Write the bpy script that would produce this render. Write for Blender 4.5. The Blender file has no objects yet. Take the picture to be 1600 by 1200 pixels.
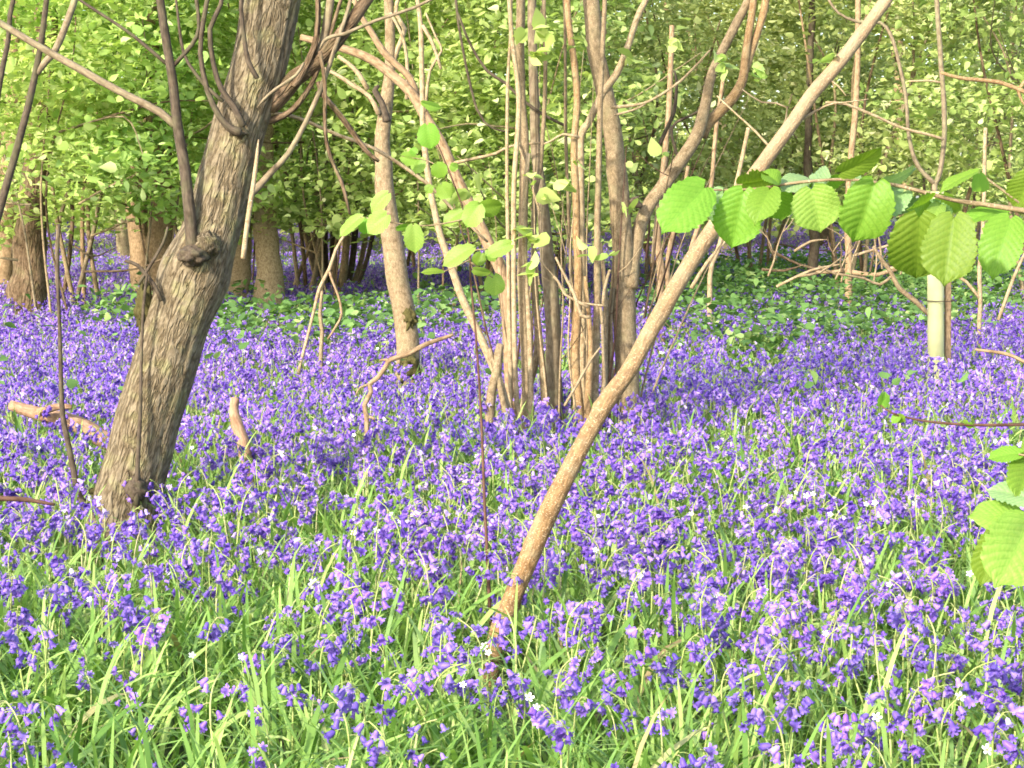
import bpy, math, random
import numpy as np
from mathutils import Vector, Matrix, noise

rng = np.random.default_rng(11)
random.seed(5)
S = bpy.context.scene
COL = S.collection
R = math.radians

# ------------------------------------------------------------------ camera
F = 3000.0                      # focal length in photo pixels (1600 x 1200)
H = 1.25                        # eye height
TILT = math.atan(0.1)           # camera looks slightly down, horizon at photo row 300
FW = np.array([0, math.cos(TILT), -math.sin(TILT)])
UP = np.array([0, math.sin(TILT), math.cos(TILT)])
RT = np.array([1.0, 0, 0])
EYE = np.array([0, 0, H])

def at(px, py, d):
    return EYE + d * (FW + (px - 800) / F * RT + (600 - py) / F * UP)

def gd(py):                     # depth of the ground seen at a photo row
    return H / (math.sin(TILT) - (600 - py) / F * math.cos(TILT))

def ground_at(px, d):
    p = at(px, 600, d)
    y = d / math.cos(TILT)
    # point on the ground plane whose depth is d
    k = (H - 0) / 1.0
    yy = (d - H * math.sin(TILT)) / math.cos(TILT)
    return np.array([(px - 800) / F * d, yy, 0.0])

cam = bpy.data.cameras.new('camera')
cam.sensor_width = 36
cam.lens = F / 1600 * 36
cam.clip_start = 0.05
cam.clip_end = 1000
co = bpy.data.objects.new('camera', cam)
co.location = EYE
co.rotation_euler = (math.pi / 2 - TILT, 0, 0)
COL.objects.link(co)
S.camera = co

# ------------------------------------------------------------------ light
sun_dir = np.array([-0.52, -0.70, 0.50]); sun_dir /= np.linalg.norm(sun_dir)
elev = math.asin(sun_dir[2]); rot = math.atan2(sun_dir[0], sun_dir[1])
w = bpy.data.worlds.new('World'); S.world = w; w.use_nodes = True
nt = w.node_tree
sky = nt.nodes.new('ShaderNodeTexSky'); sky.sky_type = 'NISHITA'; sky.sun_disc = False
sky.sun_elevation = elev; sky.sun_rotation = rot; sky.air_density = 1.0; sky.dust_density = 2.0
bg = nt.nodes['Background']; bg.inputs['Strength'].default_value = 0.15
nt.links.new(sky.outputs[0], bg.inputs[0])
sl = bpy.data.lights.new('sun', 'SUN'); sl.energy = 2.6; sl.angle = R(3.0); sl.color = (1, .93, .80)
so = bpy.data.objects.new('sun', sl); so.location = (-20, -15, 25)
so.rotation_euler = Vector(-sun_dir).to_track_quat('-Z', 'Y').to_euler()
COL.objects.link(so)
S.view_settings.view_transform = 'Standard'
S.view_settings.look = 'None'
S.view_settings.exposure = 1.86
S.view_settings.gamma = 1
S.cycles.max_bounces = 12; S.cycles.diffuse_bounces = 8; S.cycles.transmission_bounces = 10
S.cycles.transparent_max_bounces = 8
S.cycles.filter_width = 1.7

# ------------------------------------------------------------------ materials
def new_mat(name):
    m = bpy.data.materials.new(name); m.use_nodes = True
    t = m.node_tree
    for n in list(t.nodes): t.nodes.remove(n)
    out = t.nodes.new('ShaderNodeOutputMaterial')
    return m, t, out

def N(t, kind, **kw):
    n = t.nodes.new('ShaderNode' + kind)
    for k, v in kw.items(): setattr(n, k, v)
    return n

def ramp(t, src, stops, interp='LINEAR'):
    r = N(t, 'ValToRGB'); e = r.color_ramp.elements
    r.color_ramp.interpolation = interp
    while len(e) < len(stops): e.new(0.5)
    for i, (p, c) in enumerate(stops):
        e[i].position = p; e[i].color = (*c, 1)
    t.links.new(src, r.inputs[0])
    return r.outputs[0]

def mix(t, a, b, f, mode='MIX'):
    m = N(t, 'MixRGB', blend_type=mode)
    for s, i in ((f, 0), (a, 1), (b, 2)):
        if isinstance(s, (int, float)): m.inputs[i].default_value = s
        elif isinstance(s, tuple): m.inputs[i].default_value = (*s, 1)
        else: t.links.new(s, m.inputs[i])
    return m.outputs[0]

def thin_mat(name, stops, trans=0.35, tint=(1, 1, 1), rough=.5, spec=.3, patch=None, obj_random=0.0, veins=False):
    """leaf or petal: colour varies per mesh island, part of the light passes through"""
    m, t, out = new_mat(name)
    g = N(t, 'NewGeometry')
    c = ramp(t, g.outputs['Random Per Island'], stops)
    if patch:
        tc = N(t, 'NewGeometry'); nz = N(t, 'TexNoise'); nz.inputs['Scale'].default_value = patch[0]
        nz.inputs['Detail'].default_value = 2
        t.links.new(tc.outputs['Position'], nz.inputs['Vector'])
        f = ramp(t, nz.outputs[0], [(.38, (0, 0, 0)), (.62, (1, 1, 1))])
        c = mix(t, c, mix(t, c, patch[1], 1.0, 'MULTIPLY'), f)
    if obj_random:
        oi = N(t, 'ObjectInfo')
        hs = N(t, 'HueSaturation')
        mr = N(t, 'MapRange'); mr.inputs[3].default_value = .5 - obj_random; mr.inputs[4].default_value = .5 + obj_random
        t.links.new(oi.outputs['Random'], mr.inputs[0]); t.links.new(mr.outputs[0], hs.inputs['Hue'])
        mv = N(t, 'MapRange'); mv.inputs[3].default_value = .8; mv.inputs[4].default_value = 1.2
        t.links.new(oi.outputs['Random'], mv.inputs[0]); t.links.new(mv.outputs[0], hs.inputs['Value'])
        t.links.new(c, hs.inputs['Color']); c = hs.outputs[0]
    bumpn = None
    if veins:
        at_ = N(t, 'Attribute', attribute_name='leafuv')
        sp = N(t, 'SeparateXYZ'); t.links.new(at_.outputs['Vector'], sp.inputs[0])
        ab = N(t, 'Math', operation='ABSOLUTE'); t.links.new(sp.outputs[1], ab.inputs[0])
        a1 = N(t, 'Math', operation='MULTIPLY_ADD'); t.links.new(ab.outputs[0], a1.inputs[0]); a1.inputs[1].default_value = -.30; t.links.new(sp.outputs[0], a1.inputs[2])
        a2 = N(t, 'Math', operation='MULTIPLY'); t.links.new(a1.outputs[0], a2.inputs[0]); a2.inputs[1].default_value = 9
        fr = N(t, 'Math', operation='PINGPONG'); t.links.new(a2.outputs[0], fr.inputs[0]); fr.inputs[1].default_value = .5
        lat = ramp(t, fr.outputs[0], [(0.0, (1, 1, 1)), (.17, (0, 0, 0))])
        mid = ramp(t, ab.outputs[0], [(0, (1, 1, 1)), (.035, (0, 0, 0))])
        vv = mix(t, lat, mid, 1.0, 'LIGHTEN')
        vf = N(t, 'Math', operation='MULTIPLY'); t.links.new(vv, vf.inputs[0]); vf.inputs[1].default_value = .3
        c2 = mix(t, c, (.30, .48, .25), 1.0, 'MULTIPLY')
        nz = N(t, 'TexNoise'); nz.inputs['Scale'].default_value = 14; nz.inputs['Detail'].default_value = 3
        t.links.new(at_.outputs['Vector'], nz.inputs['Vector'])
        c = mix(t, c, mix(t, c, (.72, .85, .7), 1.0, 'MULTIPLY'), ramp(t, nz.outputs[0], [(.35, (0, 0, 0)), (.7, (1, 1, 1))]))
        c = mix(t, c, c2, vf.outputs[0])
    p = N(t, 'BsdfPrincipled'); p.inputs['Roughness'].default_value = rough
    p.inputs['Specular IOR Level'].default_value = spec
    t.links.new(c, p.inputs['Base Color'])
    tr = N(t, 'BsdfTranslucent'); t.links.new(mix(t, c, tint, 1.0, 'MULTIPLY'), tr.inputs[0])
    ms = N(t, 'MixShader'); ms.inputs[0].default_value = trans
    t.links.new(p.outputs[0], ms.inputs[1]); t.links.new(tr.outputs[0], ms.inputs[2])
    t.links.new(ms.outputs[0], out.inputs[0])
    return m

def bark_mat(name, dark, light, moss=None, scale=(9, 9, 1.2), bump=.5, rough=.85, fleck=None, moss_amt=.5, dist=.004, furrow=None, upgrey=False):
    m, t, out = new_mat(name)
    a = N(t, 'Attribute', attribute_name='bark')
    mp = N(t, 'Mapping'); mp.inputs['Scale'].default_value = scale
    t.links.new(a.outputs['Vector'], mp.inputs[0])
    nz = N(t, 'TexNoise'); nz.inputs['Scale'].default_value = 5; nz.inputs['Detail'].default_value = 8; nz.inputs['Roughness'].default_value = .65
    t.links.new(mp.outputs[0], nz.inputs['Vector'])
    c = ramp(t, nz.outputs[0], [(.3, dark), (.52, tuple((x + y) / 2 for x, y in zip(dark, light))), (.72, light)])
    n2 = N(t, 'TexNoise'); n2.inputs['Scale'].default_value = 9; n2.inputs['Detail'].default_value = 4
    t.links.new(a.outputs['Vector'], n2.inputs['Vector'])
    c = mix(t, c, mix(t, c, (.62, .58, .52), 1.0, 'MULTIPLY'), ramp(t, n2.outputs[0], [(.45, (0, 0, 0)), (.7, (1, 1, 1))]))
    if fleck:
        m3 = N(t, 'Mapping'); m3.inputs['Scale'].default_value = (40, 40, 120)
        t.links.new(a.outputs['Vector'], m3.inputs[0])
        vo = N(t, 'TexNoise'); vo.inputs['Scale'].default_value = 1.0; vo.inputs['Detail'].default_value = 1
        t.links.new(m3.outputs[0], vo.inputs['Vector'])
        c = mix(t, c, fleck, ramp(t, vo.outputs[0], [(.62, (0, 0, 0)), (.70, (.8, .8, .8))]))
    if moss:
        n3 = N(t, 'TexNoise'); n3.inputs['Scale'].default_value = 3.2; n3.inputs['Detail'].default_value = 6
        t.links.new(a.outputs['Vector'], n3.inputs['Vector'])
        c = mix(t, c, moss, ramp(t, n3.outputs[0], [(.5, (0, 0, 0)), (.72, (moss_amt,) * 3)]))
    if upgrey:                                   # weathered grey bark higher up the stem
        gp = N(t, 'NewGeometry'); sx = N(t, 'SeparateXYZ'); t.links.new(gp.outputs['Position'], sx.inputs[0])
        ma = N(t, 'MapRange'); ma.inputs[1].default_value = .35; ma.inputs[2].default_value = 1.5; t.links.new(sx.outputs[2], ma.inputs[0])
        c = mix(t, c, mix(t, c, (.34, .26, .17), .5), ma.outputs[0])
    p = N(t, 'BsdfPrincipled'); p.inputs['Roughness'].default_value = rough; p.inputs['Specular IOR Level'].default_value = .2
    t.links.new(c, p.inputs['Base Color'])
    bp = N(t, 'Bump'); bp.inputs['Strength'].default_value = bump; bp.inputs['Distance'].default_value = dist
    hgt = nz.outputs[0]
    if furrow:
        m4 = N(t, 'Mapping'); m4.inputs['Scale'].default_value = furrow
        t.links.new(a.outputs['Vector'], m4.inputs[0])
        n4 = N(t, 'TexNoise'); n4.inputs['Scale'].default_value = 1; n4.inputs['Detail'].default_value = 3; n4.inputs['Distortion'].default_value = .5
        t.links.new(m4.outputs[0], n4.inputs['Vector'])
        s1 = N(t, 'Math', operation='SUBTRACT'); t.links.new(n4.outputs[0], s1.inputs[0]); s1.inputs[1].default_value = .5
        s2 = N(t, 'Math', operation='ABSOLUTE'); t.links.new(s1.outputs[0], s2.inputs[0])
        plate = ramp(t, s2.outputs[0], [(0, (0, 0, 0)), (.035, (.45, .45, .45)), (.11, (1, 1, 1))])
        c = mix(t, mix(t, c, (.64, .60, .52), 1.0, 'MULTIPLY'), c, plate)
        t.links.new(c, p.inputs['Base Color'])
        ad = N(t, 'Math', operation='MULTIPLY_ADD'); t.links.new(plate, ad.inputs[0]); ad.inputs[1].default_value = 1.6; t.links.new(nz.outputs[0], ad.inputs[2])
        hgt = ad.outputs[0]
    t.links.new(hgt, bp.inputs['Height']); t.links.new(bp.outputs[0], p.inputs['Normal'])
    t.links.new(p.outputs[0], out.inputs[0])
    return m

M = {}
M['oakbark'] = bark_mat('ridged_bark', (.115, .088, .055), (.275, .222, .14), (.29, .29, .12), (9, 9, 2.4), .9, moss_amt=.5, dist=.006, furrow=(13, 13, 2.8))
M['hazelbark'] = bark_mat('hazel_bark', (.12, .083, .045), (.335, .25, .145), (.23, .215, .11), (6, 6, 2.4), .7, fleck=(.46, .36, .23), moss_amt=.35)
M['palebark'] = bark_mat('pale_bark', (.20, .142, .076), (.43, .33, .195), None, (5, 5, 2), .4, fleck=(.6, .5, .36))
M['orangebark'] = bark_mat('tan_bark', (.16, .09, .038), (.40, .265, .13), (.36, .30, .17), (7, 7, 2.4), .8, fleck=(.58, .44, .27), moss_amt=.35, dist=.006)
M['polebark'] = bark_mat('flaky_tan_bark', (.11, .056, .022), (.38, .235, .105), (.34, .30, .19), (8, 8, 2.8), .9, fleck=(.60, .47, .30), moss_amt=.5, dist=.007, upgrey=True)
M['darkbark'] = bark_mat('dark_bark', (.035, .026, .018), (.12, .09, .06), (.11, .115, .05), (6, 6, 1.5), .5, moss_amt=.4)
M['redbark'] = bark_mat('reddish_bark', (.05, .026, .018), (.14, .075, .048), None, (6, 6, 2), .3)
M['greybark'] = bark_mat('grey_bark', (.12, .09, .055), (.30, .235, .15), (.24, .24, .12), (6, 6, 1.5), .4)
M['brownbark'] = bark_mat('brown_bark', (.075, .05, .03), (.24, .165, .10), (.2, .2, .09), (6, 6, 1.5), .7, moss_amt=.3, dist=.01, furrow=(6, 6, 1.3))
M['pinkbark'] = bark_mat('rosy_bark', (.175, .112, .06), (.40, .285, .168), None, (6, 6, 1.5), .6, dist=.01)
M['log'] = bark_mat('fallen_log_wood', (.20, .11, .06), (.46, .30, .19), None, (8, 8, 1.5), .7)
M['cutwood'] = bark_mat('cut_wood', (.5, .36, .22), (.75, .6, .42), None, (8, 8, 8), .2)
M['moss'] = bark_mat('moss', (.04, .04, .012), (.15, .125, .04), None, (30, 30, 30), 1.0)

M['bell'] = thin_mat('bluebell_petals', [(0, (.085, .042, .33)), (.3, (.165, .082, .46)), (.65, (.245, .135, .56)), (.9, (.36, .23, .67)), (1, (.58, .46, .80))],
                     .32, (1, 1, 1), .45, .3, obj_random=.012)
M['bellstuff'] = thin_mat('bluebell_carpet_petals', [(0, (.085, .042, .33)), (.3, (.165, .082, .46)), (.65, (.245, .135, .56)), (.9, (.36, .23, .67)), (1, (.58, .46, .80))],
                     .32, (1, 1, 1), .45, .3, patch=(.9, (1.15, 1.1, 1.02)))
M['stalk'] = thin_mat('bluebell_stalk', [(0, (.24, .32, .08)), (.6, (.36, .43, .13)), (1, (.42, .36, .22))], .2)
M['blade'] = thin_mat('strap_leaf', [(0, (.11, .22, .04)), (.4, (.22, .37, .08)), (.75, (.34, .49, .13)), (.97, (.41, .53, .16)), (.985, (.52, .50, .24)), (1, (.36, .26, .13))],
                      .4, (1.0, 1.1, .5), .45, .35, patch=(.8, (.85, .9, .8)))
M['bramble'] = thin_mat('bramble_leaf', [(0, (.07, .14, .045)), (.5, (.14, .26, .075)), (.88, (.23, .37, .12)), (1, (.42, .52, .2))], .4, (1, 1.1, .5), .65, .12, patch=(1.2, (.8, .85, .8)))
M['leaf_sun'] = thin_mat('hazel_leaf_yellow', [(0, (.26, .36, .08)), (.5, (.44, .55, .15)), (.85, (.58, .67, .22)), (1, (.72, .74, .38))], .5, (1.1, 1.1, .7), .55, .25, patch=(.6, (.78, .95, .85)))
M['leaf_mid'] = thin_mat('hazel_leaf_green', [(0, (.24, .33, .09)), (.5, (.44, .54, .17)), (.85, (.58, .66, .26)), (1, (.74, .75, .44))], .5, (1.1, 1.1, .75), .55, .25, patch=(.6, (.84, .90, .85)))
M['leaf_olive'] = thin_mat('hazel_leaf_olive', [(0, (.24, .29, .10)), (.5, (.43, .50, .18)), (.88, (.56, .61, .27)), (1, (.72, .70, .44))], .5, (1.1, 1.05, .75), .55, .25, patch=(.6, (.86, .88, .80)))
M['leaf_near'] = thin_mat('near_hazel_leaf', [(0, (.15, .28, .03)), (1, (.25, .38, .05))], .5, (1.1, 1.1, .4), .5, .3, veins=True, obj_random=.018)
M['leaf_glauc'] = thin_mat('near_hazel_leaf_sky_side', [(0, (.19, .31, .12)), (1, (.29, .40, .18))], .35, (1, 1.1, .5), .35, .6, veins=True, obj_random=.015)
M['leaf_bright'] = thin_mat('bright_hazel_leaf', [(0, (.25, .39, .065)), (1, (.33, .46, .09))], .5, (1.05, 1.1, .6), .5, .3, veins=True, obj_random=.012)
M['white'] = thin_mat('white_petal', [(0, (.8, .8, .76)), (1, (.85, .84, .8))], .25)
M['yellow'] = thin_mat('stamen', [(0, (.6, .5, .08)), (1, (.7, .6, .1))], .1)

def tube_guard_mat():
    m, t, out = new_mat('tree_shelter_plastic')
    g = N(t, 'NewGeometry'); nz = N(t, 'TexNoise'); nz.inputs['Scale'].default_value = 6; nz.inputs['Detail'].default_value = 5
    t.links.new(g.outputs['Position'], nz.inputs['Vector'])
    c = ramp(t, nz.outputs[0], [(.3, (.50, .50, .22)), (.7, (.68, .66, .36))])
    p = N(t, 'BsdfPrincipled'); p.inputs['Roughness'].default_value = .55; t.links.new(c, p.inputs['Base Color'])
    tr = N(t, 'BsdfTranslucent'); t.links.new(c, tr.inputs[0])
    ms = N(t, 'MixShader'); ms.inputs[0].default_value = .25
    t.links.new(p.outputs[0], ms.inputs[1]); t.links.new(tr.outputs[0], ms.inputs[2]); t.links.new(ms.outputs[0], out.inputs[0])
    return m
M['shelter'] = tube_guard_mat()

def ground_mat():
    m, t, out = new_mat('woodland_soil')
    g = N(t, 'NewGeometry')
    nz = N(t, 'TexNoise'); nz.inputs['Scale'].default_value = 3; nz.inputs['Detail'].default_value = 8
    t.links.new(g.outputs['Position'], nz.inputs['Vector'])
    n2 = N(t, 'TexNoise'); n2.inputs['Scale'].default_value = 38; n2.inputs['Detail'].default_value = 4
    t.links.new(g.outputs['Position'], n2.inputs['Vector'])
    c = ramp(t, nz.outputs[0], [(.35, (.045, .06, .018)), (.55, (.06, .085, .022)), (.7, (.085, .07, .035))])
    c = mix(t, c, (.15, .11, .06), ramp(t, n2.outputs[0], [(.58, (0, 0, 0)), (.7, (.7, .7, .7))]))
    p = N(t, 'BsdfPrincipled'); p.inputs['Roughness'].default_value = .95; t.links.new(c, p.inputs['Base Color'])
    bp = N(t, 'Bump'); bp.inputs['Distance'].default_value = .02; t.links.new(n2.outputs[0], bp.inputs['Height']); t.links.new(bp.outputs[0], p.inputs['Normal'])
    t.links.new(p.outputs[0], out.inputs[0])
    return m
M['ground'] = ground_mat()

# ------------------------------------------------------------------ mesh helpers
def np_mesh(name, parts, attr=None):
    """parts: list of (V, Fcs, material); every Fcs is an (n,k) array with one k per part"""
    me = bpy.data.meshes.new(name)
    Vs, off, nl, npoly = [], 0, 0, 0
    loops, starts, mats = [], [], []
    for mi, (V, Fc, mat) in enumerate(parts):
        me.materials.append(mat)
        if len(V) == 0: continue
        Vs.append(V)
        k = Fc.shape[1]
        loops.append((Fc + off).ravel())
        starts.append(nl + np.arange(len(Fc)) * k)
        mats.append(np.full(len(Fc), mi))
        nl += Fc.size; off += len(V); npoly += len(Fc)
    V = np.concatenate(Vs)
    me.vertices.add(len(V)); me.vertices.foreach_set('co', V.astype(np.float32).ravel())
    me.loops.add(nl); me.loops.foreach_set('vertex_index', np.concatenate(loops).astype(np.int32))
    me.polygons.add(npoly); me.polygons.foreach_set('loop_start', np.concatenate(starts).astype(np.int32))
    me.polygons.foreach_set('material_index', np.concatenate(mats).astype(np.int32))
    me.polygons.foreach_set('use_smooth', np.ones(npoly, dtype=bool))
    if attr:
        for an, arr in attr.items():
            a = me.attributes.new(an, 'FLOAT_VECTOR', 'POINT')
            a.data.foreach_set('vector', arr.astype(np.float32).ravel())
    me.update(calc_edges=True)
    return me

def obj(name, me, parent=None, loc=None):
    o = bpy.data.objects.new(name, me)
    if loc is not None: o.location = loc
    if parent is not None:
        o.parent = parent
        pl = parent
        off = Vector((0, 0, 0))
        while pl is not None:
            off += pl.location; pl = pl.parent
        if loc is None: o.location = -off          # part meshes are written in world coordinates
    COL.objects.link(o)
    return o

def tag(o, label=None, cat=None, group=None, kind=None):
    if label: o['label'] = label
    if cat: o['category'] = cat
    if group: o['group'] = group
    if kind: o['kind'] = kind
    return o

def empty(name, loc, label, cat, group=None):
    o = bpy.data.objects.new(name, None); o.location = [float(x) for x in loc]
    o.empty_display_size = .1
    COL.objects.link(o)
    return tag(o, label, cat, group)

def smooth_path(P, Rr, step):
    """Catmull-Rom through the points; returns evenly dense points and radii"""
    P = np.array(P, float); Rr = np.array(Rr, float)
    if len(P) == 2:
        n = max(2, int(np.linalg.norm(P[1] - P[0]) / step))
        t = np.linspace(0, 1, n + 1)[:, None]
        return P[0] * (1 - t) + P[1] * t, Rr[0] * (1 - t[:, 0]) + Rr[1] * t[:, 0]
    Q = np.vstack([2 * P[0] - P[1], P, 2 * P[-1] - P[-2]])
    op, orr = [], []
    for i in range(len(P) - 1):
        p0, p1, p2, p3 = Q[i], Q[i + 1], Q[i + 2], Q[i + 3]
        n = max(2, int(np.linalg.norm(p2 - p1) / step))
        t = (np.arange(n) / n)[:, None]
        op.append(.5 * ((2 * p1) + (-p0 + p2) * t + (2 * p0 - 5 * p1 + 4 * p2 - p3) * t * t + (-p0 + 3 * p1 - 3 * p2 + p3) * t ** 3))
        orr.append(Rr[i] * (1 - t[:, 0]) + Rr[i + 1] * t[:, 0])
    op.append(P[-1:]); orr.append(Rr[-1:])
    return np.vstack(op), np.concatenate(orr)

def tube_arrays(P, Rr, sides=8, step=.06, wob=.08, knots=.10, disp=None, seed=0):
    C, rad = smooth_path(P, Rr, step)
    n = len(C)
    T = np.gradient(C, axis=0); T /= np.linalg.norm(T, axis=1)[:, None] + 1e-12
    ref = np.array([1.0, 0, 0]) if abs(T[0][0]) < .8 else np.array([0, 1.0, 0])
    A = np.zeros((n, 3)); a = ref - T[0] * ref.dot(T[0]); a /= np.linalg.norm(a)
    for i in range(n):
        a = a - T[i] * a.dot(T[i]); a /= np.linalg.norm(a); A[i] = a
    B = np.cross(T, A)
    L = np.concatenate([[0], np.cumsum(np.linalg.norm(np.diff(C, axis=0), axis=1))])
    lr = np.random.default_rng(seed + 77)
    ph = lr.uniform(0, 6.28, 6)
    off = wob * rad * (np.sin(L * 5.1 + ph[0]) + .7 * np.sin(L * 11.7 + ph[1]) + .4 * np.sin(L * 23 + ph[4]))
    off2 = wob * rad * (np.sin(L * 4.3 + ph[2]) + .7 * np.sin(L * 13.1 + ph[3]) + .4 * np.sin(L * 27 + ph[5]))
    C = C + A * off[:, None] + B * off2[:, None]
    th = np.arange(sides) / sides * 2 * math.pi
    r2 = rad[:, None] * np.ones(sides)
    if knots:
        kn = np.zeros((n, sides))
        for _ in range(max(1, int(L[-1] / .22))):
            l0 = lr.uniform(0, L[-1]); t0 = lr.uniform(0, 6.28); wd = lr.uniform(.8, 2) * rad.mean()
            d = np.minimum(abs(th - t0), 2 * math.pi - abs(th - t0))
            kn += lr.uniform(.3, 1.6) * knots * np.exp(-((L[:, None] - l0) / wd) ** 2 - (d[None] / .9) ** 2)
        r2 = r2 * (1 + kn - kn.mean())
    if disp is not None:
        r2 = disp(L, th, rad, r2)
    V = C[:, None, :] + r2[..., None] * (np.cos(th)[None, :, None] * A[:, None] + np.sin(th)[None, :, None] * B[:, None])
    bk = np.stack([np.cos(th)[None] * rad[:, None], np.sin(th)[None] * rad[:, None], np.repeat(L[:, None], sides, 1)], -1) * 4 + lr.uniform(0, 20, 3)
    V = V.reshape(-1, 3); bk = bk.reshape(-1, 3)
    i, j = np.meshgrid(np.arange(n - 1), np.arange(sides), indexing='ij')
    a0 = i * sides + j; a1 = i * sides + (j + 1) % sides
    Fq = np.stack([a0, a1, a1 + sides, a0 + sides], -1).reshape(-1, 4)
    # caps: a slightly domed end at both ends
    V = np.vstack([V, C[:1] - T[:1] * rad[0] * .3, C[-1:] + T[-1:] * rad[-1] * .3]); bk = np.vstack([bk, bk[:1], bk[-1:]])
    s = np.arange(sides); e = len(V)
    cap0 = np.stack([(s + 1) % sides, s, np.full(sides, e - 2), np.full(sides, e - 2)], -1)
    b = (n - 1) * sides
    cap1 = np.stack([b + s, b + (s + 1) % sides, np.full(sides, e - 1), np.full(sides, e - 1)], -1)
    return V, Fq, np.vstack([cap0, cap1])[:, :3], bk

seed_counter = [0]
def tube(name, P, Rr, mat, parent=None, sides=8, step=.06, wob=.08, knots=.1, disp=None):
    seed_counter[0] += 1
    V, Fq, Fc, bk = tube_arrays(P, Rr, sides, step, wob, knots, disp, seed_counter[0])
    me = np_mesh(name, [(V, Fq, mat)])
    # add caps through a second mesh build (mixed polygon sizes)
    me = bpy.data.meshes.new(name)
    nl = Fq.size + Fc.size
    me.vertices.add(len(V)); me.vertices.foreach_set('co', V.astype(np.float32).ravel())
    me.loops.add(nl); me.loops.foreach_set('vertex_index', np.concatenate([Fq.ravel(), Fc.ravel()]).astype(np.int32))
    me.polygons.add(len(Fq) + len(Fc))
    me.polygons.foreach_set('loop_start', np.concatenate([np.arange(len(Fq)) * 4, Fq.size + np.arange(len(Fc)) * 3]).astype(np.int32))
    me.polygons.foreach_set('use_smooth', np.ones(len(Fq) + len(Fc), dtype=bool))
    at_ = me.attributes.new('bark', 'FLOAT_VECTOR', 'POINT'); at_.data.foreach_set('vector', bk.astype(np.float32).ravel())
    me.materials.append(mat); me.update(calc_edges=True)
    return obj(name, me, parent)

def stem(name, pts, d, mat, parent=None, d2=None, foot=0, thin=1.0, **kw):
    """pts: photo pixels (x, y, width in px) laid out at real depth d (d..d2 along its length)"""
    d2 = d if d2 is None else d2
    if foot:
        (x0, y0, w0), (x1, y1, w1) = pts[0], pts[1]
        yg = 300 + 3000 * H / d + 6
        if yg > y0 + 2: pts = [(x0 + (x0 - x1) / max(20, y0 - y1) * (yg - y0) * .7, yg, w0 * foot)] + list(pts)
    n = len(pts); P, Rr = [], []
    for i, (x, y, wd) in enumerate(pts):
        dd = d + (d2 - d) * i / max(1, n - 1)
        P.append(at(x, y, dd)); Rr.append(wd * thin / 2 / F * dd)
    kw.setdefault('step', .05)
    return tube(name, P, Rr, mat, parent, **kw)

def xf(tV, tF, pos, Rm, sc):
    """copies of a template: pos (n,3), Rm (n,3,3), sc (n,) or (n,3)"""
    n = len(pos)
    if n == 0: return np.zeros((0, 3)), np.zeros((0, tF.shape[1]), int)
    sc = np.asarray(sc); sc = sc[:, None] if sc.ndim == 1 else sc
    V = np.einsum('nij,nkj->nki', Rm, tV[None] * sc[:, None, :]) + pos[:, None]
    Fc = tF[None] + (np.arange(n) * len(tV))[:, None, None]
    return V.reshape(-1, 3), Fc.reshape(-1, tF.shape[1])

def cat_parts(lst):
    Vs, Fs, off = [], [], 0
    for V, Fc in lst:
        if len(V) == 0: continue
        Vs.append(V); Fs.append(Fc + off); off += len(V)
    if not Vs: return np.zeros((0, 3)), np.zeros((0, 3), int)
    return np.concatenate(Vs), np.concatenate(Fs)

def rotz(a):
    c, s = np.cos(a), np.sin(a); z = np.zeros_like(a); o = np.ones_like(a)
    return np.stack([np.stack([c, -s, z], -1), np.stack([s, c, z], -1), np.stack([z, z, o], -1)], -2)

def rot_axis(ax, ang):
    """(n,3) unit axes, (n,) angles"""
    c = np.cos(ang)[:, None, None]; s = np.sin(ang)[:, None, None]
    K = np.zeros((len(ax), 3, 3))
    K[:, 0, 1] = -ax[:, 2]; K[:, 0, 2] = ax[:, 1]; K[:, 1, 0] = ax[:, 2]; K[:, 1, 2] = -ax[:, 0]; K[:, 2, 0] = -ax[:, 1]; K[:, 2, 1] = ax[:, 0]
    return np.eye(3)[None] + s * K + (1 - c) * (K @ K)

def tilt_rand(n, mx, r=rng):
    a = r.uniform(0, 2 * math.pi, n)
    ax = np.stack([np.cos(a), np.sin(a), np.zeros(n)], -1)
    return rot_axis(ax, np.abs(r.normal(0, mx, n)))

def tri(Fq): return np.concatenate([Fq[:, [0, 1, 2]], Fq[:, [0, 2, 3]]])

# small leaf: folded along the midrib, pointed; lies in xy with the tip at +y
SL_V = np.array([[0, 0, 0], [.33, .14, .07], [.43, .42, .09], [.30, .72, .05], [0, 1.16, -.09], [-.28, .75, .05], [-.43, .45, .09], [-.30, .12, .07], [0, .45, 0]], float) - np.array([0, .5, 0])
SL_F = np.array([[8, 0, 1], [8, 1, 2], [8, 2, 3], [8, 3, 4], [8, 4, 5], [8, 5, 6], [8, 6, 7], [8, 7, 0]])

def leaf_rot(n, r, flat=.75):
    """random yaw, then tilted off horizontal; flat is the spread of the tilt (rad)"""
    return tilt_rand(n, flat, r) @ rotz(r.uniform(0, 6.283, n))

def spray_leaves(centers, per, spread, size, r, flat=.8):
    """leaves gathered in flattish sprays around the centres"""
    C = np.repeat(centers, per, 0)
    k = len(C)
    pos = C + r.normal(0, 1, (k, 3)) * np.array(spread)
    sc = np.clip(r.normal(size, size * .25, k), size * .45, size * 1.7)
    S3 = np.stack([sc * r.uniform(.62, 1.05, k), sc, sc * r.uniform(-1.5, 2.5, k)], -1)
    return xf(SL_V, SL_F, pos, leaf_rot(k, r, flat), S3)

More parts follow.
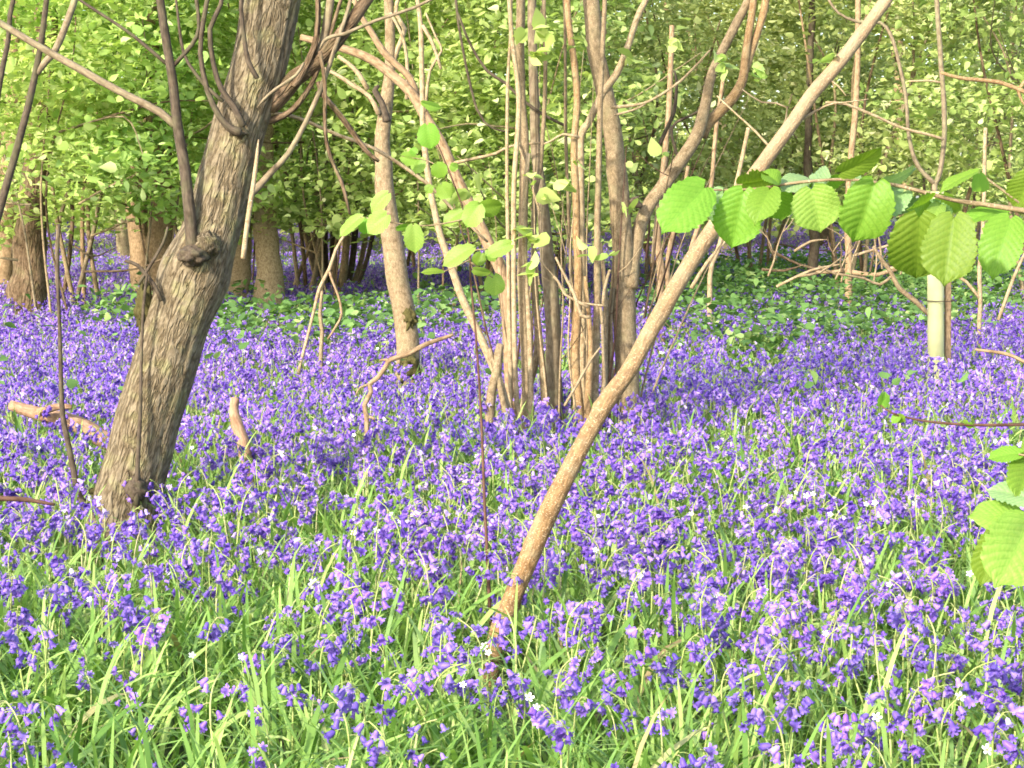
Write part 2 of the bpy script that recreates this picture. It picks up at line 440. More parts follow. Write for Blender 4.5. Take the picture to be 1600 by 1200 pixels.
# ------------------------------------------------------------------ ground
gn = 121
u = np.linspace(-1, 1, gn)
gx, gy = np.meshgrid(np.sign(u) * np.abs(u) ** 2.2 * 300, np.sign(u) * np.abs(u) ** 2.2 * 300 + 8, indexing='ij')
gz = -.02 + .02 * np.sin(gx * .9 + 1) * np.cos(gy * .8)
GV = np.stack([gx, gy, gz], -1).reshape(-1, 3)
i, j = np.meshgrid(np.arange(gn - 1), np.arange(gn - 1), indexing='ij')
a = i * gn + j
GF = np.stack([a, a + gn, a + gn + 1, a + 1], -1).reshape(-1, 4)
tag(obj('ground', np_mesh('ground', [(GV, GF, M['ground'])])), 'dark leaf-littered woodland floor under the flowers', 'ground', kind='structure')

# ------------------------------------------------------------------ bluebells
def make_bell(sides, hi):
    th = np.arange(sides) / sides * 6.2832
    if hi:
        prof = [(.0012, 0), (.0042, -.003), (.0050, -.009), (.0056, -.0135)]
    else:
        prof = [(.0035, -.001), (.0056, -.0125)]
    V, Fc = [], []
    for r, z in prof:
        V += [[r * math.cos(t), r * math.sin(t), z] for t in th]
    for k in range(len(prof) - 1):
        for s in range(sides):
            a = k * sides + s; b = k * sides + (s + 1) % sides
            Fc += [[a, b, b + sides], [a, b + sides, a + sides]]
    V.append([0, 0, 0.001]); top = len(V) - 1
    if not hi: Fc += [[top, (s + 1) % sides, s] for s in range(sides)]
    base = (len(prof) - 1) * sides
    for s in range(sides):                       # recurved petal tips
        t = (s + .5) / sides * 6.2832
        if hi:
            V += [[.0096 * math.cos(t - .22), .0096 * math.sin(t - .22), -.0158], [.0096 * math.cos(t + .22), .0096 * math.sin(t + .22), -.0158], [.0118 * math.cos(t), .0118 * math.sin(t), -.0135]]
            a, b, c = len(V) - 3, len(V) - 2, len(V) - 1
            p, q = base + s, base + (s + 1) % sides
            Fc += [[p, q, b], [p, b, a], [a, b, c]]
        else:
            V.append([.0112 * math.cos(t), .0112 * math.sin(t), -.0160])
            Fc.append([base + s, base + (s + 1) % sides, len(V) - 1])
    return np.array(V), np.array(Fc)

BELL = {0: make_bell(6, True), 1: make_bell(5, False), 2: make_bell(4, False)}

def make_spike(r, lod):
    h = r.uniform(.27, .36)
    droop = r.uniform(.03, .075)
    n = 9 if lod == 0 else 6
    t = np.linspace(0, 1, n)
    lean = r.uniform(-.02, .02)
    P = np.stack([lean * t + droop * np.clip((t - .6) / .4, 0, 1) ** 2, .01 * np.sin(t * 3) * r.uniform(-1, 1), h * (t - .10 * np.clip((t - .7) / .3, 0, 1) ** 2)], -1)
    rad = np.linspace(.0030, .0014, n)
    ku = 5 if lod == 0 else n - 1
    V, Fq, Fc, _ = tube_arrays(P[:ku + 1], rad[:ku + 1], 5 if lod == 0 else 3, 1.0, 0, 0)
    # the path is resampled at two points a segment; fine
    sF = np.concatenate([tri(Fq), Fc])
    nb = r.integers(6, 11) if lod == 0 else (r.integers(6, 9) if lod == 1 else r.integers(5, 8))
    rc = []
    if lod == 0:
        pv, pq, pc, _ = tube_arrays(P[ku:], rad[ku:], 5, 1.0, 0, 0); rc.append((pv, np.concatenate([tri(pq), pc])))
    bs = []
    bV, bF = BELL[lod]
    t_lo = r.uniform(.66, .80)
    tb = .5 * np.sort(r.uniform(t_lo, 1.0, nb)) + .5 * np.linspace(t_lo, 1.0, nb)
    for k, tt in enumerate(tb):
        i0 = min(int(tt * (n - 1)), n - 2); f = tt * (n - 1) - i0
        p = P[i0] * (1 - f) + P[i0 + 1] * f
        az = r.normal(0, 1.35)
        outl = r.uniform(.010, .022) * (1.0 if lod < 2 else 1.2)
        q = p + np.array([math.cos(az) * outl, math.sin(az) * outl, -.002])
        ang = r.uniform(.25, 1.35) * (1.25 - .35 * tt)
        Rm = rot_axis(np.array([[math.sin(az), -math.cos(az), 0]]), np.array([ang])) @ rotz(np.array([r.uniform(0, 6.28)]))
        s = r.uniform(.85, 1.3) * (1.0 if lod == 0 else 1.06 if lod == 1 else 1.25)
        bs.append(xf(bV, bF, q[None], Rm, np.array([s])))
        if lod == 0:                                          # pedicel
            pv, pq, pc, _ = tube_arrays([p, (p + q) / 2 + [0, 0, .002], q], [.0008] * 3, 3, .1, 0, 0)
            rc.append((pv, np.concatenate([tri(pq), pc])))
    fV, fF = cat_parts(bs)
    return V, sF, fV, fF, cat_parts(rc)

SPIKE = {l: [make_spike(rng, l) for _ in range(n)] for l, n in ((0, 12), (1, 10), (2, 8))}

def proj(P):
    d = (P - EYE) @ FW
    x = (P - EYE) @ RT; y = (P - EYE) @ UP
    return 800 + F * x / d, 600 - F * y / d, d

def vnoise(x, y, s, seed):
    """cheap smooth value noise"""
    q = np.random.default_rng(seed); g = q.uniform(0, 1, (256, 256))
    X = x / s + 100; Y = y / s + 100
    xi = np.floor(X).astype(int); yi = np.floor(Y).astype(int); fx = X - xi; fy = Y - yi
    fx = fx * fx * (3 - 2 * fx); fy = fy * fy * (3 - 2 * fy)
    w_ = lambda a, b: g[a % 256, b % 256]
    return (w_(xi, yi) * (1 - fx) + w_(xi + 1, yi) * fx) * (1 - fy) + (w_(xi, yi + 1) * (1 - fx) + w_(xi + 1, yi + 1) * fx) * fy

def scatter(d0, d1, dens, margin=1.3):
    """uniform points on the floor of the view wedge between two depths"""
    wmax = .267 * d1 + margin
    n = int(dens * 2 * wmax * (d1 - d0))
    x = rng.uniform(-wmax, wmax, n); y = rng.uniform(d0, d1, n)
    k = np.abs(x) < .267 * y + margin
    return x[k], y[k]

def ell(px, py, cx, cy, rx, ry):
    return np.clip(1.4 - np.sqrt(((px - cx) / rx) ** 2 + ((py - cy) / ry) ** 2), 0, 1) / .5

def bramble_zone(x, y):
    px, py, d = proj(np.stack([x, y, np.full_like(x, .2)], -1))
    z = np.maximum.reduce([ell(px, py, 1265, 482, 250, 56), ell(px, py, 545, 520, 150, 30), ell(px, py, 400, 508, 70, 32), ell(px, py, 230, 500, 90, 24), ell(px, py, 1560, 470, 60, 30), ell(px, py, 760, 505, 110, 20)])
    return np.clip(z, 0, 1)

def flower_density(x, y):
    n1 = vnoise(x, y, .55, 1); n2 = vnoise(x, y, .2, 2); n3 = vnoise(x, y, 1.7, 3)
    c = np.clip((.5 * n1 + .35 * n2 + .35 * n3 - .33) / .22, 0, 1)
    px, py, d = proj(np.stack([x, y, np.full_like(x, .28)], -1))
    near = np.clip((y - 3.5) / 1.9, 0, 1)
    dens = c * (.44 + .62 * near)
    # thicker drifts at the lower right of the photo's meadow, thinner lower left
    dens *= np.where(y < 5.2, np.clip(.72 + .40 * x, .50, 1.25), 1)
    dens *= 1 - np.where(px > 1000, .62, .45) * bramble_zone(x, y)
    return dens

xs, ys = [], []
for d0, d1, den in ((2.6, 8, 175), (8, 15, 165), (15, 26, 105), (26, 62, 28)):
    x, y = scatter(d0, d1, den)
    k = rng.uniform(0, 1, len(x)) < flower_density(x, y)
    xs.append(x[k]); ys.append(y[k])
bx = np.concatenate(xs); by = np.concatenate(ys)
# keep flowers out of the trunks
KEEP_OUT = []
def far_from(x, y, lst):
    k = np.ones(len(x), bool)
    for cx, cy, r_ in lst: k &= (x - cx) ** 2 + (y - cy) ** 2 > r_ * r_
    return k
TREE_FEET = [(*ground_at(172, 6.6)[:2], .11), (*ground_at(185, 6.42)[:2], .15), (*ground_at(195, 6.22)[:2], .13), (*ground_at(760, 4.85)[:2], .05), (*ground_at(776, 4.7)[:2], .11), (*ground_at(780, 4.5)[:2], .10), (*ground_at(990, 9.1)[:2], .10), (*ground_at(645, 11.3)[:2], .12), (*ground_at(830, 9.0)[:2], .2), (*ground_at(920, 8.95)[:2], .15)]
k = far_from(bx, by, TREE_FEET); bx, by = bx[k], by[k]
bsc = rng.uniform(.66, 1.15, len(bx)); bro = rng.uniform(0, 6.283, len(bx))
btilt = tilt_rand(len(bx), .20)
bR = btilt @ rotz(bro)
px, py, dd = proj(np.stack([bx, by, np.full_like(bx, .28)], -1))
inframe = (px > 5) & (px < 1595) & (py < 1190)
order = np.argsort(np.where(inframe, dd, 1e9))
near_ids = order[:300]
is_near = np.zeros(len(bx), bool); is_near[near_ids] = True
print('bluebells', len(bx), 'individual to depth', dd[near_ids].max())

# 300 nearest: things
spike_me = []
for k_, (V, sF, fV, fF, rc) in enumerate(SPIKE[0]):
    spike_me.append((np_mesh('flower_stalk', [(V, sF, M['stalk'])]), np_mesh('flower_bells', [(fV, fF, M['bell']), (*rc, M['stalk'])])))
for n_, b in enumerate(near_ids):
    sm, bm_ = spike_me[n_ % len(spike_me)]
    r_ = bpy.data.objects.new('bluebell', None); r_.empty_display_size = .05
    r_.location = (bx[b], by[b], 0)
    r_.rotation_euler = Matrix(bR[b].tolist()).to_euler()
    r_.scale = (float(bsc[b]),) * 3
    tag(r_, 'violet bluebell with drooping bells on a green stalk near the front of the meadow', 'bluebell', 'bluebells at the front of the meadow')
    COL.objects.link(r_)
    for nm, me in (('stalk', sm), ('flower_head', bm_)):
        c_ = bpy.data.objects.new(nm, me); c_.parent = r_; COL.objects.link(c_)

# the rest: one carpet
stal, bell = [], []
rest = ~is_near
lod = np.where(by < 7.5, 0, np.where(by < 13, 1, 2))
for l in (0, 1, 2):
    nv = len(SPIKE[l])
    pick = rng.integers(0, nv, len(bx))
    for v in range(nv):
        s = rest & (lod == l) & (pick == v)
        if not s.any(): continue
        V, sF, fV, fF, rc = SPIKE[l][v]
        if len(rc[0]): V, sF = cat_parts([(V, sF), rc])
        pos = np.stack([bx[s], by[s], np.zeros(s.sum())], -1)
        grow = np.where(by[s] > 13, 1.0 + (by[s] - 13) * .004, 1.0)
        stal.append(xf(V, sF, pos, bR[s], bsc[s] * grow)); bell.append(xf(fV, fF, pos, bR[s], bsc[s] * grow))
sV, sF_ = cat_parts(stal); fV, fF_ = cat_parts(bell)
print('carpet tris', len(sF_), len(fF_))
tag(obj('bluebell_carpet', np_mesh('bluebell_carpet', [(sV, sF_, M['stalk']), (fV, fF_, M['bellstuff'])])),
    'violet carpet of bluebells covering the whole woodland floor', 'bluebells', kind='stuff')

# ------------------------------------------------------------------ strap leaves and grass
def make_blade(r, seg):
    L = r.uniform(.17, .34); w0 = r.uniform(.0020, .0048) if r.uniform() < .85 else r.uniform(.0048, .0068)
    el = r.uniform(.7, 1.5); bend = r.uniform(.7, 2.3)
    t = np.linspace(0, 1, seg + 1)
    ang = el - bend * t ** 1.4
    ds = L / seg
    x = np.concatenate([[0], np.cumsum(np.cos(ang[:-1]) * ds)]); z = np.concatenate([[0], np.cumsum(np.sin(ang[:-1]) * ds)])
    side = r.uniform(-.03, .03) * t ** 2
    wd = w0 * np.minimum(1, 2.2 * (1 - t) ** .7) * np.minimum(1, .55 + t * 2)
    tw = r.uniform(-.6, .6) * t
    Lf = np.stack([x, side - wd * np.cos(tw), z - wd * np.sin(tw) + wd * .35], -1)
    Rg = np.stack([x, side + wd * np.cos(tw), z + wd * np.sin(tw) + wd * .35], -1)
    V = np.concatenate([Lf, Rg]); n = seg + 1
    k = np.arange(seg)
    return V, tri(np.stack([k, k + n, k + n + 1, k + 1], -1))

BL_N = [make_blade(rng, 6) for _ in range(24)]
BL_F = [make_blade(rng, 3) for _ in range(16)]
blades = []
for d0, d1, den, tmpl, mul in ((2.3, 5.5, 1500, BL_N, 1.0), (5.5, 9, 820, BL_N, 1.05), (9, 16, 330, BL_F, 1.4), (16, 30, 100, BL_F, 2.2), (30, 62, 25, BL_F, 3.4)):
    x, y = scatter(d0, d1, den)
    kk = far_from(x, y, TREE_FEET) & (rng.uniform(0, 1, len(x)) < np.clip(.35 + 1.1 * vnoise(x, y, .3, 9), 0, 1)) & (rng.uniform(0, 1, len(x)) > .6 * bramble_zone(x, y))
    x, y = x[kk], y[kk]
    pick = rng.integers(0, len(tmpl), len(x))
    for v, (V, Fc) in enumerate(tmpl):
        s = pick == v
        n = s.sum()
        sc = rng.uniform(.75, 1.2, n)
        S3 = np.stack([sc, sc * mul, sc], -1)
        blades.append(xf(V, Fc, np.stack([x[s], y[s], np.zeros(n)], -1), rotz(rng.uniform(0, 6.283, n)), S3))
gV, gF = cat_parts(blades)
print('blade tris', len(gF))
tag(obj('grass', np_mesh('grass', [(gV, gF, M['blade'])])), 'long green strap leaves and grass between the bluebells', 'grass', kind='stuff')

# ------------------------------------------------------------------ low brambles
x, y = scatter(9, 28, 620, 1.0)
z = bramble_zone(x, y)
kk = rng.uniform(0, 1, len(x)) < np.clip(z, 0, 1) * np.clip(vnoise(x, y, .7, 21) * 1.6 - .35, .08, 1) + .012
x, y = x[kk], y[kk]
n = len(x)
zz = .08 + .44 * rng.uniform(0, 1, n) ** .8 * np.clip(.45 + .75 * vnoise(x, y, 1.1, 22), 0, 1.1)
brV, brF = xf(SL_V, SL_F, np.stack([x, y, zz], -1), leaf_rot(n, rng, .6), rng.uniform(.035, .075, n))
tag(obj('bramble_patches', np_mesh('bramble_patches', [(brV, brF, M['bramble'])])), 'low dark green bramble and herb cover between the bluebells', 'ground cover', kind='stuff')

# ------------------------------------------------------------------ white woodland flowers (stitchwort)
def white_flower_mesh():
    V, Fc = [], []
    for k in range(5):
        t = k / 5 * 6.2832
        c, s = math.cos(t), math.sin(t)
        b = len(V)
        for r_, o_, z_ in ((.001, 0, 0), (.006, -.003, .0015), (.0105, -.0025, .003), (.0105, .0025, .003), (.006, .003, .0015)):
            V.append([r_ * c - o_ * s, r_ * s + o_ * c, z_])
        Fc += [[b, b + 1, b + 4], [b + 1, b + 2, b + 4], [b + 2, b + 3, b + 4]]
    return np.array(V), np.array(Fc)
wV, wF = white_flower_mesh()
wst, wsq, wsc, _ = tube_arrays([[0, 0, -.28], [.01, .004, -.12], [0, 0, -.001]], [.0011, .001, .0008], 4, .05, 0, 0)
w_st = np_mesh('flower_stalk', [(wst, np.concatenate([tri(wsq), wsc]), M['stalk'])])
w_pt = np_mesh('petals', [(wV, wF, M['white'])])
ey = [[.0022 * math.cos(t), .0022 * math.sin(t), .002] for t in np.arange(6) / 6 * 6.2832] + [[0, 0, .0036]]
w_ey = np_mesh('flower_eye', [(np.array(ey), np.array([[k_, (k_ + 1) % 6, 6] for k_ in range(6)]), M['yellow'])])
WHITE = [(140, 937, 1), (377, 1027, 1), (300, 1024, 1), (553, 833, 1.1), (588, 829, 1.2), (602, 842, 1.1), (612, 804, 1), (625, 815, 1), (645, 806, 1), (692, 980, 1.1), (827, 1090, 1.3), (838, 1105, 1),
         (723, 1070, 1), (757, 1010, 1.2), (763, 1020, 1), (930, 860, 1.2), (1034, 551, 1.3), (1063, 538, 1.2), (1370, 1121, 1.3), (1500, 1089, 1.4), (1542, 1172, 1.5), (1297, 804, 1.1), (1315, 810, 1), (1390, 914, 1.1), (1515, 897, 1.2),
         (1410, 565, 1.4), (1233, 786, 1.4), (1260, 775, 1.3), (1270, 772, 1.1), (1243, 770, 1), (1353, 788, 1.1), (1367, 786, 1.3), (1430, 787, 1.4), (1197, 791, 1), (1080, 803, 1), (1165, 793, 1.1), (420, 563, 1.1), (447, 577, 1),
         (572, 536, 1.2), (590, 545, 1), (512, 567, 1), (628, 610, 1), (683, 523, 1.4), (815, 718, 1.1), (492, 669, 1), (520, 665, 1), (553, 680, 1), (745, 713, 1), (870, 745, 1), (1120, 700, 1), (1010, 690, 1), (1180, 640, 1), (1300, 640, 1), (1500, 620, 1), (1555, 690, 1), (300, 700, 1), (60, 700, 1), (340, 590, 1), (1000, 900, 1), (1120, 930, 1), (1290, 990, 1)]
for wx, wy, ws in WHITE:
    d = gd(wy) ; hgt = .26
    # depth where a flower head at height hgt shows in that row
    d = (H - hgt) / (math.sin(TILT) - (600 - wy) / F * math.cos(TILT))
    p = at(wx, wy, d)
    sc = .72 * ws * (1.0 + .05 * max(0, d - 4))
    r_ = empty('white_flower', p, 'tiny white five-petalled flower dotted among the bluebells', 'wild flower', 'white flowers dotted among the bluebells')
    for nm, me in (('petals', w_pt), ('flower_eye', w_ey), ('stalk', w_st)):
        c_ = bpy.data.objects.new(nm, me); c_.parent = r_; COL.objects.link(c_)
        if nm != 'stalk':
            tv = Vector((random.uniform(-.3, .3), -.75, .65)).normalized()
            c_.rotation_euler = tv.to_track_quat('Z', 'Y').to_euler(); c_.scale = (sc,) * 3

# ------------------------------------------------------------------ detailed hazel leaf
def hazel_leaf_mesh(name, L, W, mat, r, nu=60, nv=9, curl=.5, fold=.25):
    us = np.linspace(0, 1, nu + 1)
    prof = np.interp(us, [0, .03, .08, .18, .32, .5, .64, .76, .85, .91, .95, 1], [.16, .48, .70, .88, .98, 1, .94, .80, .52, .22, .10, 0])
    vs = np.linspace(-1, 1, 2 * nv + 1)
    U, Vv = np.meshgrid(us, vs, indexing='ij')
    ser = 1 + .10 * (1 - ((us * 10) % 1)) * (us < .93) + .055 * (1 - ((us * 30) % 1)) * (us < .95) - .08
    jag = 1 + .035 * np.interp(us, np.linspace(0, 1, 14), r.normal(0, 1, 14)); prof = prof * jag
    sgn = np.where(vs < 0, 1 + r.normal(0, .05), 1 + r.normal(0, .05))
    hw = (prof * ser)[:, None] * W / 2 * sgn[None]
    X = hw * Vv
    Y = U * L - .11 * L * np.clip(1 - U / .16, 0, 1) * np.abs(Vv) ** 1.2 * np.clip(2 - np.abs(Vv), 0, 1)
    ph = (U - .30 * np.abs(Vv)) * 9
    Z = .032 * W * np.abs(np.sin(math.pi * ph)) * np.clip(np.abs(Vv) * 3, 0, 1) + fold * np.abs(X) - .9 * fold * X ** 2 / W
    Z += r.uniform(.02, .07) * W * np.sin(U * 5 + r.uniform(0, 6)) * Vv + .02 * W * np.sin(U * 9 + r.uniform(0, 6)) * np.abs(Vv) ** 2
    ang = curl * (U - .2)
    Y2 = Y * np.cos(ang * .5) + Z * np.sin(ang) * .3
    Z2 = Z - Y * np.sin(ang * .5)
    V = np.stack([X, Y2, Z2], -1).reshape(-1, 3)
    m_ = 2 * nv + 1
    i, j = np.meshgrid(np.arange(nu), np.arange(2 * nv), indexing='ij')
    a = (i * m_ + j).ravel()
    Fq = np.stack([a, a + 1, a + m_ + 1, a + m_], -1)
    luv = np.stack([U, Vv, np.zeros_like(U)], -1).reshape(-1, 3)
    return np_mesh(name, [(V, Fq, mat)], {'leafuv': luv})

def near_leaf(parent, b, t, wpx, d, roll=0, mat='leaf_near', curl=.5, fold=.25, dt=0.0, nu=60, back=False):
    """hazel leaf hung from photo pixel b to t at depth d; roll turns it about its midrib"""
    r = np.random.default_rng(int(abs(b[0] * 7 + b[1] * 3 + t[0])))
    B = at(b[0], b[1], d); T = at(t[0], t[1], d + dt)
    yax = T - B; L = np.linalg.norm(yax); yax /= L
    nrm = -FW - yax * (-FW).dot(yax); nrm /= np.linalg.norm(nrm)
    xax = np.cross(yax, nrm)
    c, s = math.cos(R(roll)), math.sin(R(roll))
    nrm2 = nrm * c + xax * s; xax2 = np.cross(yax, nrm2)
    W = wpx / F * d / max(.35, abs(c))
    me = hazel_leaf_mesh('leaf', L, min(W, L * 1.25), M[mat], r, nu=nu, nv=9 if nu > 20 else 5, curl=curl, fold=fold)
    o = obj('leaf', me, parent, loc=(0, 0, 0))
    mw = Matrix(((xax2[0], yax[0], nrm2[0], B[0]), (xax2[1], yax[1], nrm2[1], B[1]), (xax2[2], yax[2], nrm2[2], B[2]), (0, 0, 0, 1)))
    o.matrix_parent_inverse = Matrix.Identity(4)
    o.matrix_local = Matrix.Translation(-parent.location) @ mw
    return o

# near branch across the upper right
D = 2.4
hb = empty('hazel_branch', at(1640, 336, D), 'hazel branch with broad bright green pleated leaves hanging across the upper right', 'branch')
stem('twig', [(1900, 395, 13), (1760, 360, 11), (1620, 333, 9), (1550, 322, 8), (1490, 313, 7), (1440, 300, 6.5), (1400, 290, 6), (1370, 286, 5), (1320, 281, 5), (1250, 285, 4.5), (1180, 295, 4), (1108, 297, 3)], D, M['hazelbark'], hb, sides=8, step=.01, wob=.12)
stem('side_twig', [(1640, 345, 6), (1610, 328, 6), (1585, 310, 5), (1540, 278, 4), (1528, 270, 3)], D + .05, M['hazelbark'], hb, sides=6, step=.01)
NL = [((1100, 294), (1036, 360), 66, 12, 'leaf_near'), ((1162, 300), (1141, 390), 74, 8, 'leaf_near'), ((1130, 302), (1096, 358), 30, 50, 'leaf_glauc'), ((1160, 287), (1214, 283), 38, 58, 'leaf_near'),
      ((1216, 298), (1222, 350), 46, 0, 'leaf_near'), ((1202, 297), (1178, 336), 40, 30, 'leaf_near'), ((1268, 296), (1283, 364), 70, 5, 'leaf_bright'), ((1296, 284), (1254, 314), 40, 58, 'leaf_glauc'), ((1262, 280), (1220, 286), 24, 55, 'leaf_glauc'),
      ((1272, 283), (1326, 286), 22, 62, 'leaf_near'), ((1315, 268), (1382, 240), 26, 48, 'leaf_near'), ((1366, 287), (1336, 383), 80, 0, 'leaf_near'), ((1372, 288), (1438, 271), 22, 60, 'leaf_glauc'),
      ((1412, 300), (1360, 330), 44, 40, 'leaf_glauc'), ((1402, 303), (1428, 340), 40, 45, 'leaf_glauc'), ((1452, 313), (1424, 332), 30, -50, 'leaf_near'), ((1450, 316), (1478, 352), 32, 55, 'leaf_glauc'),
      ((1436, 340), (1428, 455), 90, 14, 'leaf_near'), ((1490, 342), (1474, 445), 76, 18, 'leaf_near'), ((1474, 303), (1490, 340), 26, 40, 'leaf_near'), ((1578, 343), (1551, 424), 60, 22, 'leaf_near'),
      ((1526, 269), (1466, 293), 16, 60, 'leaf_near'), ((1530, 271), (1534, 312), 22, 25, 'leaf_bright'), ((1572, 334), (1500, 332), 20, 60, 'leaf_near'), ((1612, 270), (1584, 330), 50, 10, 'leaf_near'), ((1470, 318), (1452, 345), 24, 20, 'leaf_bright'),
      ((1215, 287), (1192, 262), 30, 50, 'leaf_near'), ((1345, 285), (1322, 300), 22, 55, 'leaf_glauc'), ((1640, 337), (1650, 420), 70, 10, 'leaf_near')]
for k_, (b, t, wd, ro, mt) in enumerate(NL):
    near_leaf(hb, b, t, wd * 1.06, (D - .13 + .02 * (k_ % 2)) if k_ in (17, 18) else D - .03 + .015 * (k_ % 5), ro, mt, curl=.35 + .25 * (k_ % 3), fold=.12 + .1 * (k_ % 4), dt=.02 * ((k_ * 7) % 5 - 2))
    # stalk of the leaf up to the twig
D2 = 1.9
hs = empty('hazel_sprig', at(1660, 760, D2), 'hazel sprig with large lime leaves at the right edge, low over the flowers', 'sprig')
stem('twig', [(1760, 770, 11), (1690, 745, 8), (1640, 770, 7), (1606, 800, 5), (1598, 822, 4)], D2, M['hazelbark'], hs, sides=8, step=.01)
stem('side_twig', [(1690, 745, 6), (1640, 720, 5), (1592, 710, 3)], D2, M['hazelbark'], hs, sides=6, step=.01)
for k_, (b, t, wd, ro, mt) in enumerate([((1604, 818), (1564, 914), 104, 0, 'leaf_bright'), ((1566, 826), (1530, 918), 50, 15, 'leaf_near'), ((1580, 860), (1562, 922), 36, 20, 'leaf_near'), ((1602, 812), (1518, 800), 44, 35, 'leaf_bright'),
                                          ((1614, 782), (1540, 757), 40, 42, 'leaf_glauc'), ((1610, 712), (1592, 776), 60, 10, 'leaf_near'), ((1594, 709), (1541, 713), 22, 52, 'leaf_near'), ((1625, 690), (1585, 700), 30, 40, 'leaf_bright')]):
    near_leaf(hs, b, t, wd, D2 - .02 + .012 * ((k_ * 3) % 4), ro, mt, curl=.4, fold=.15, dt=.02 * ((k_ * 7) % 5 - 2))

# thin reddish twig reaching in from the right
D3 = 3.2
tw = empty('bare_twig', at(1650, 662, D3), 'thin reddish twig with tiny new leaves reaching in from the right over the flowers', 'twig')
stem('twig', [(1750, 655, 8), (1650, 661, 6), (1560, 664, 5.5), (1500, 663, 5), (1440, 657, 4), (1395, 646, 3.5), (1374, 632, 2.5)], D3, M['redbark'], tw, sides=6, step=.01)
for b, t, wd, ro in [((1376, 634), (1386, 612), 22, 30), ((1402, 648), (1412, 662), 14, 40), ((1405, 650), (1392, 660), 12, 45), ((1510, 663), (1522, 668), 10, 30), ((1512, 662), (1504, 655), 8, 30)]:
    near_leaf(tw, b, t, wd, D3, ro, 'leaf_near', nu=16)
t2 = empty('dead_twig', at(1640, 590, 6.5), 'short pale dead twig poking in at the right edge below the tree shelter', 'twig')
stem('twig', [(1720, 650, 7), (1660, 600, 7), (1600, 565, 6), (1570, 552, 6), (1524, 546, 4)], 6.5, M['pinkbark'], t2, sides=6)

# slim sapling left of the slanting stem, young leaves high up
D4 = 5.0
sp = empty('hazel_sapling', ground_at(766, D4), 'slim reddish hazel sapling with few bright leaves in front of the coppice poles', 'sapling')
stem('trunk', [(768, 1040, 5.4), (767, 985, 5.4), (765, 940, 6.1), (761, 860, 5.4), (757, 780, 4.8), (751, 640, 4.1), (743, 520, 3.4), (735, 430, 3.1), (735, 392, 2.7), (726, 335, 2.4), (702, 268, 2.0), (672, 198, 1.5)], D4, M['redbark'], sp, sides=6, step=.03)
for pts in ([(735, 392, 3), (765, 388, 2.5), (796, 386, 2)], [(728, 342, 3), (690, 350, 2.5), (648, 353, 2.2), (600, 345, 2), (562, 339, 1.6)], [(736, 410, 2.6), (752, 422, 2.2), (770, 434, 1.8)], [(704, 272, 2.4), (670, 252, 2), (628, 244, 1.6)], [(736, 405, 2.4), (700, 422, 1.8), (688, 425, 1.6)], [(600, 345, 1.8), (604, 318, 1.5), (606, 303, 1.3)]):
    stem('twig', pts, D4, M['hazelbark'], sp, sides=5, step=.03)
SAPL = [((668, 196), (673, 234), 37, 5), ((606, 303), (578, 331), 26, 20), ((566, 340), (527, 367), 22, 40), ((570, 342), (568, 367), 20, 10), ((604, 336), (572, 364), 32, 20), ((646, 353), (648, 397), 32, 5), ((620, 357), (643, 352), 10, 45),
        ((726, 330), (690, 350), 24, 30), ((748, 320), (727, 355), 36, 15), ((750, 325), (788, 322), 26, 30), ((628, 244), (652, 252), 20, 20), ((658, 246), (648, 272), 24, 10), ((682, 256), (694, 278), 26, 15), ((704, 258), (716, 264), 22, 30),
        ((690, 288), (704, 310), 28, 20), ((674, 290), (666, 302), 15, 20), ((738, 388), (688, 413), 26, 32), ((798, 382), (758, 398), 26, 20), ((752, 396), (744, 416), 22, 10), ((772, 430), (773, 464), 30, 0), ((740, 421), (768, 428), 14, 45), ((692, 425), (656, 422), 10, 50), ((765, 388), (772, 410), 20, 20), ((660, 160), (690, 172), 12, 50), ((650, 240), (640, 232), 16, 20)]
for k_, (b, t, wd, ro) in enumerate(SAPL):
    near_leaf(sp, b, t, wd, D4 + .04 * ((k_ * 5) % 4 - 2), ro, 'leaf_bright' if k_ % 3 else 'leaf_near', nu=16, curl=.4)

# ------------------------------------------------------------------ the big leaning tree
D5 = 6.6
lt = empty('leaning_tree', ground_at(185, D5), 'thick ridged grey-brown tree trunk leaning right, with a burl and dark shoots, front left', 'tree')
def ridge(L, th, rad, r2):
    out = r2.copy()
    for i_, l in enumerate(L):
        for j_, t in enumerate(th):
            c_, s_ = math.cos(t), math.sin(t)
            tw_ = .25 * l
            v = Vector((math.cos(t + tw_) * 2.6, math.sin(t + tw_) * 2.6, l * 1.35))
            a_ = noise.noise(v * 1.0) ; b_ = noise.noise(v * 2.1 + Vector((5, 0, 0))); c2 = noise.noise(Vector((c_ * 9, s_ * 9, l * 7)))
            rd = 1 - abs(noise.noise(Vector((math.cos(t + tw_) * 4.2, math.sin(t + tw_) * 4.2, l * 1.9 + 9))) * 2)
            out[i_, j_] *= 1 + .04 * a_ + .03 * b_ + .014 * c2 + .03 * (rd - .4)
            # flare at the foot, swelling at the burl
            out[i_, j_] += rad[i_] * (.55 * math.exp(-l / .10) * (.7 + .5 * math.sin(3 * t + 1)))
            out[i_, j_] += rad[i_] * .16 * math.exp(-((l - 1.02) / .10) ** 2)
    return out
LTP = [(183, 836, 108), (196, 780, 100), (220, 700, 100), (248, 600, 100), (279, 500, 97), (308, 420, 95), (333, 345, 86), (360, 250, 82), (388, 160, 82), (410, 80, 84), (425, 0, 88), (446, -110, 86), (470, -250, 78), (500, -420, 66), (520, -620, 48), (525, -850, 26)]
stem('trunk', LTP, D5, M['oakbark'], lt, d2=D5 + .22, foot=1.05, sides=110, step=.014, wob=.03, knots=0, disp=ridge)
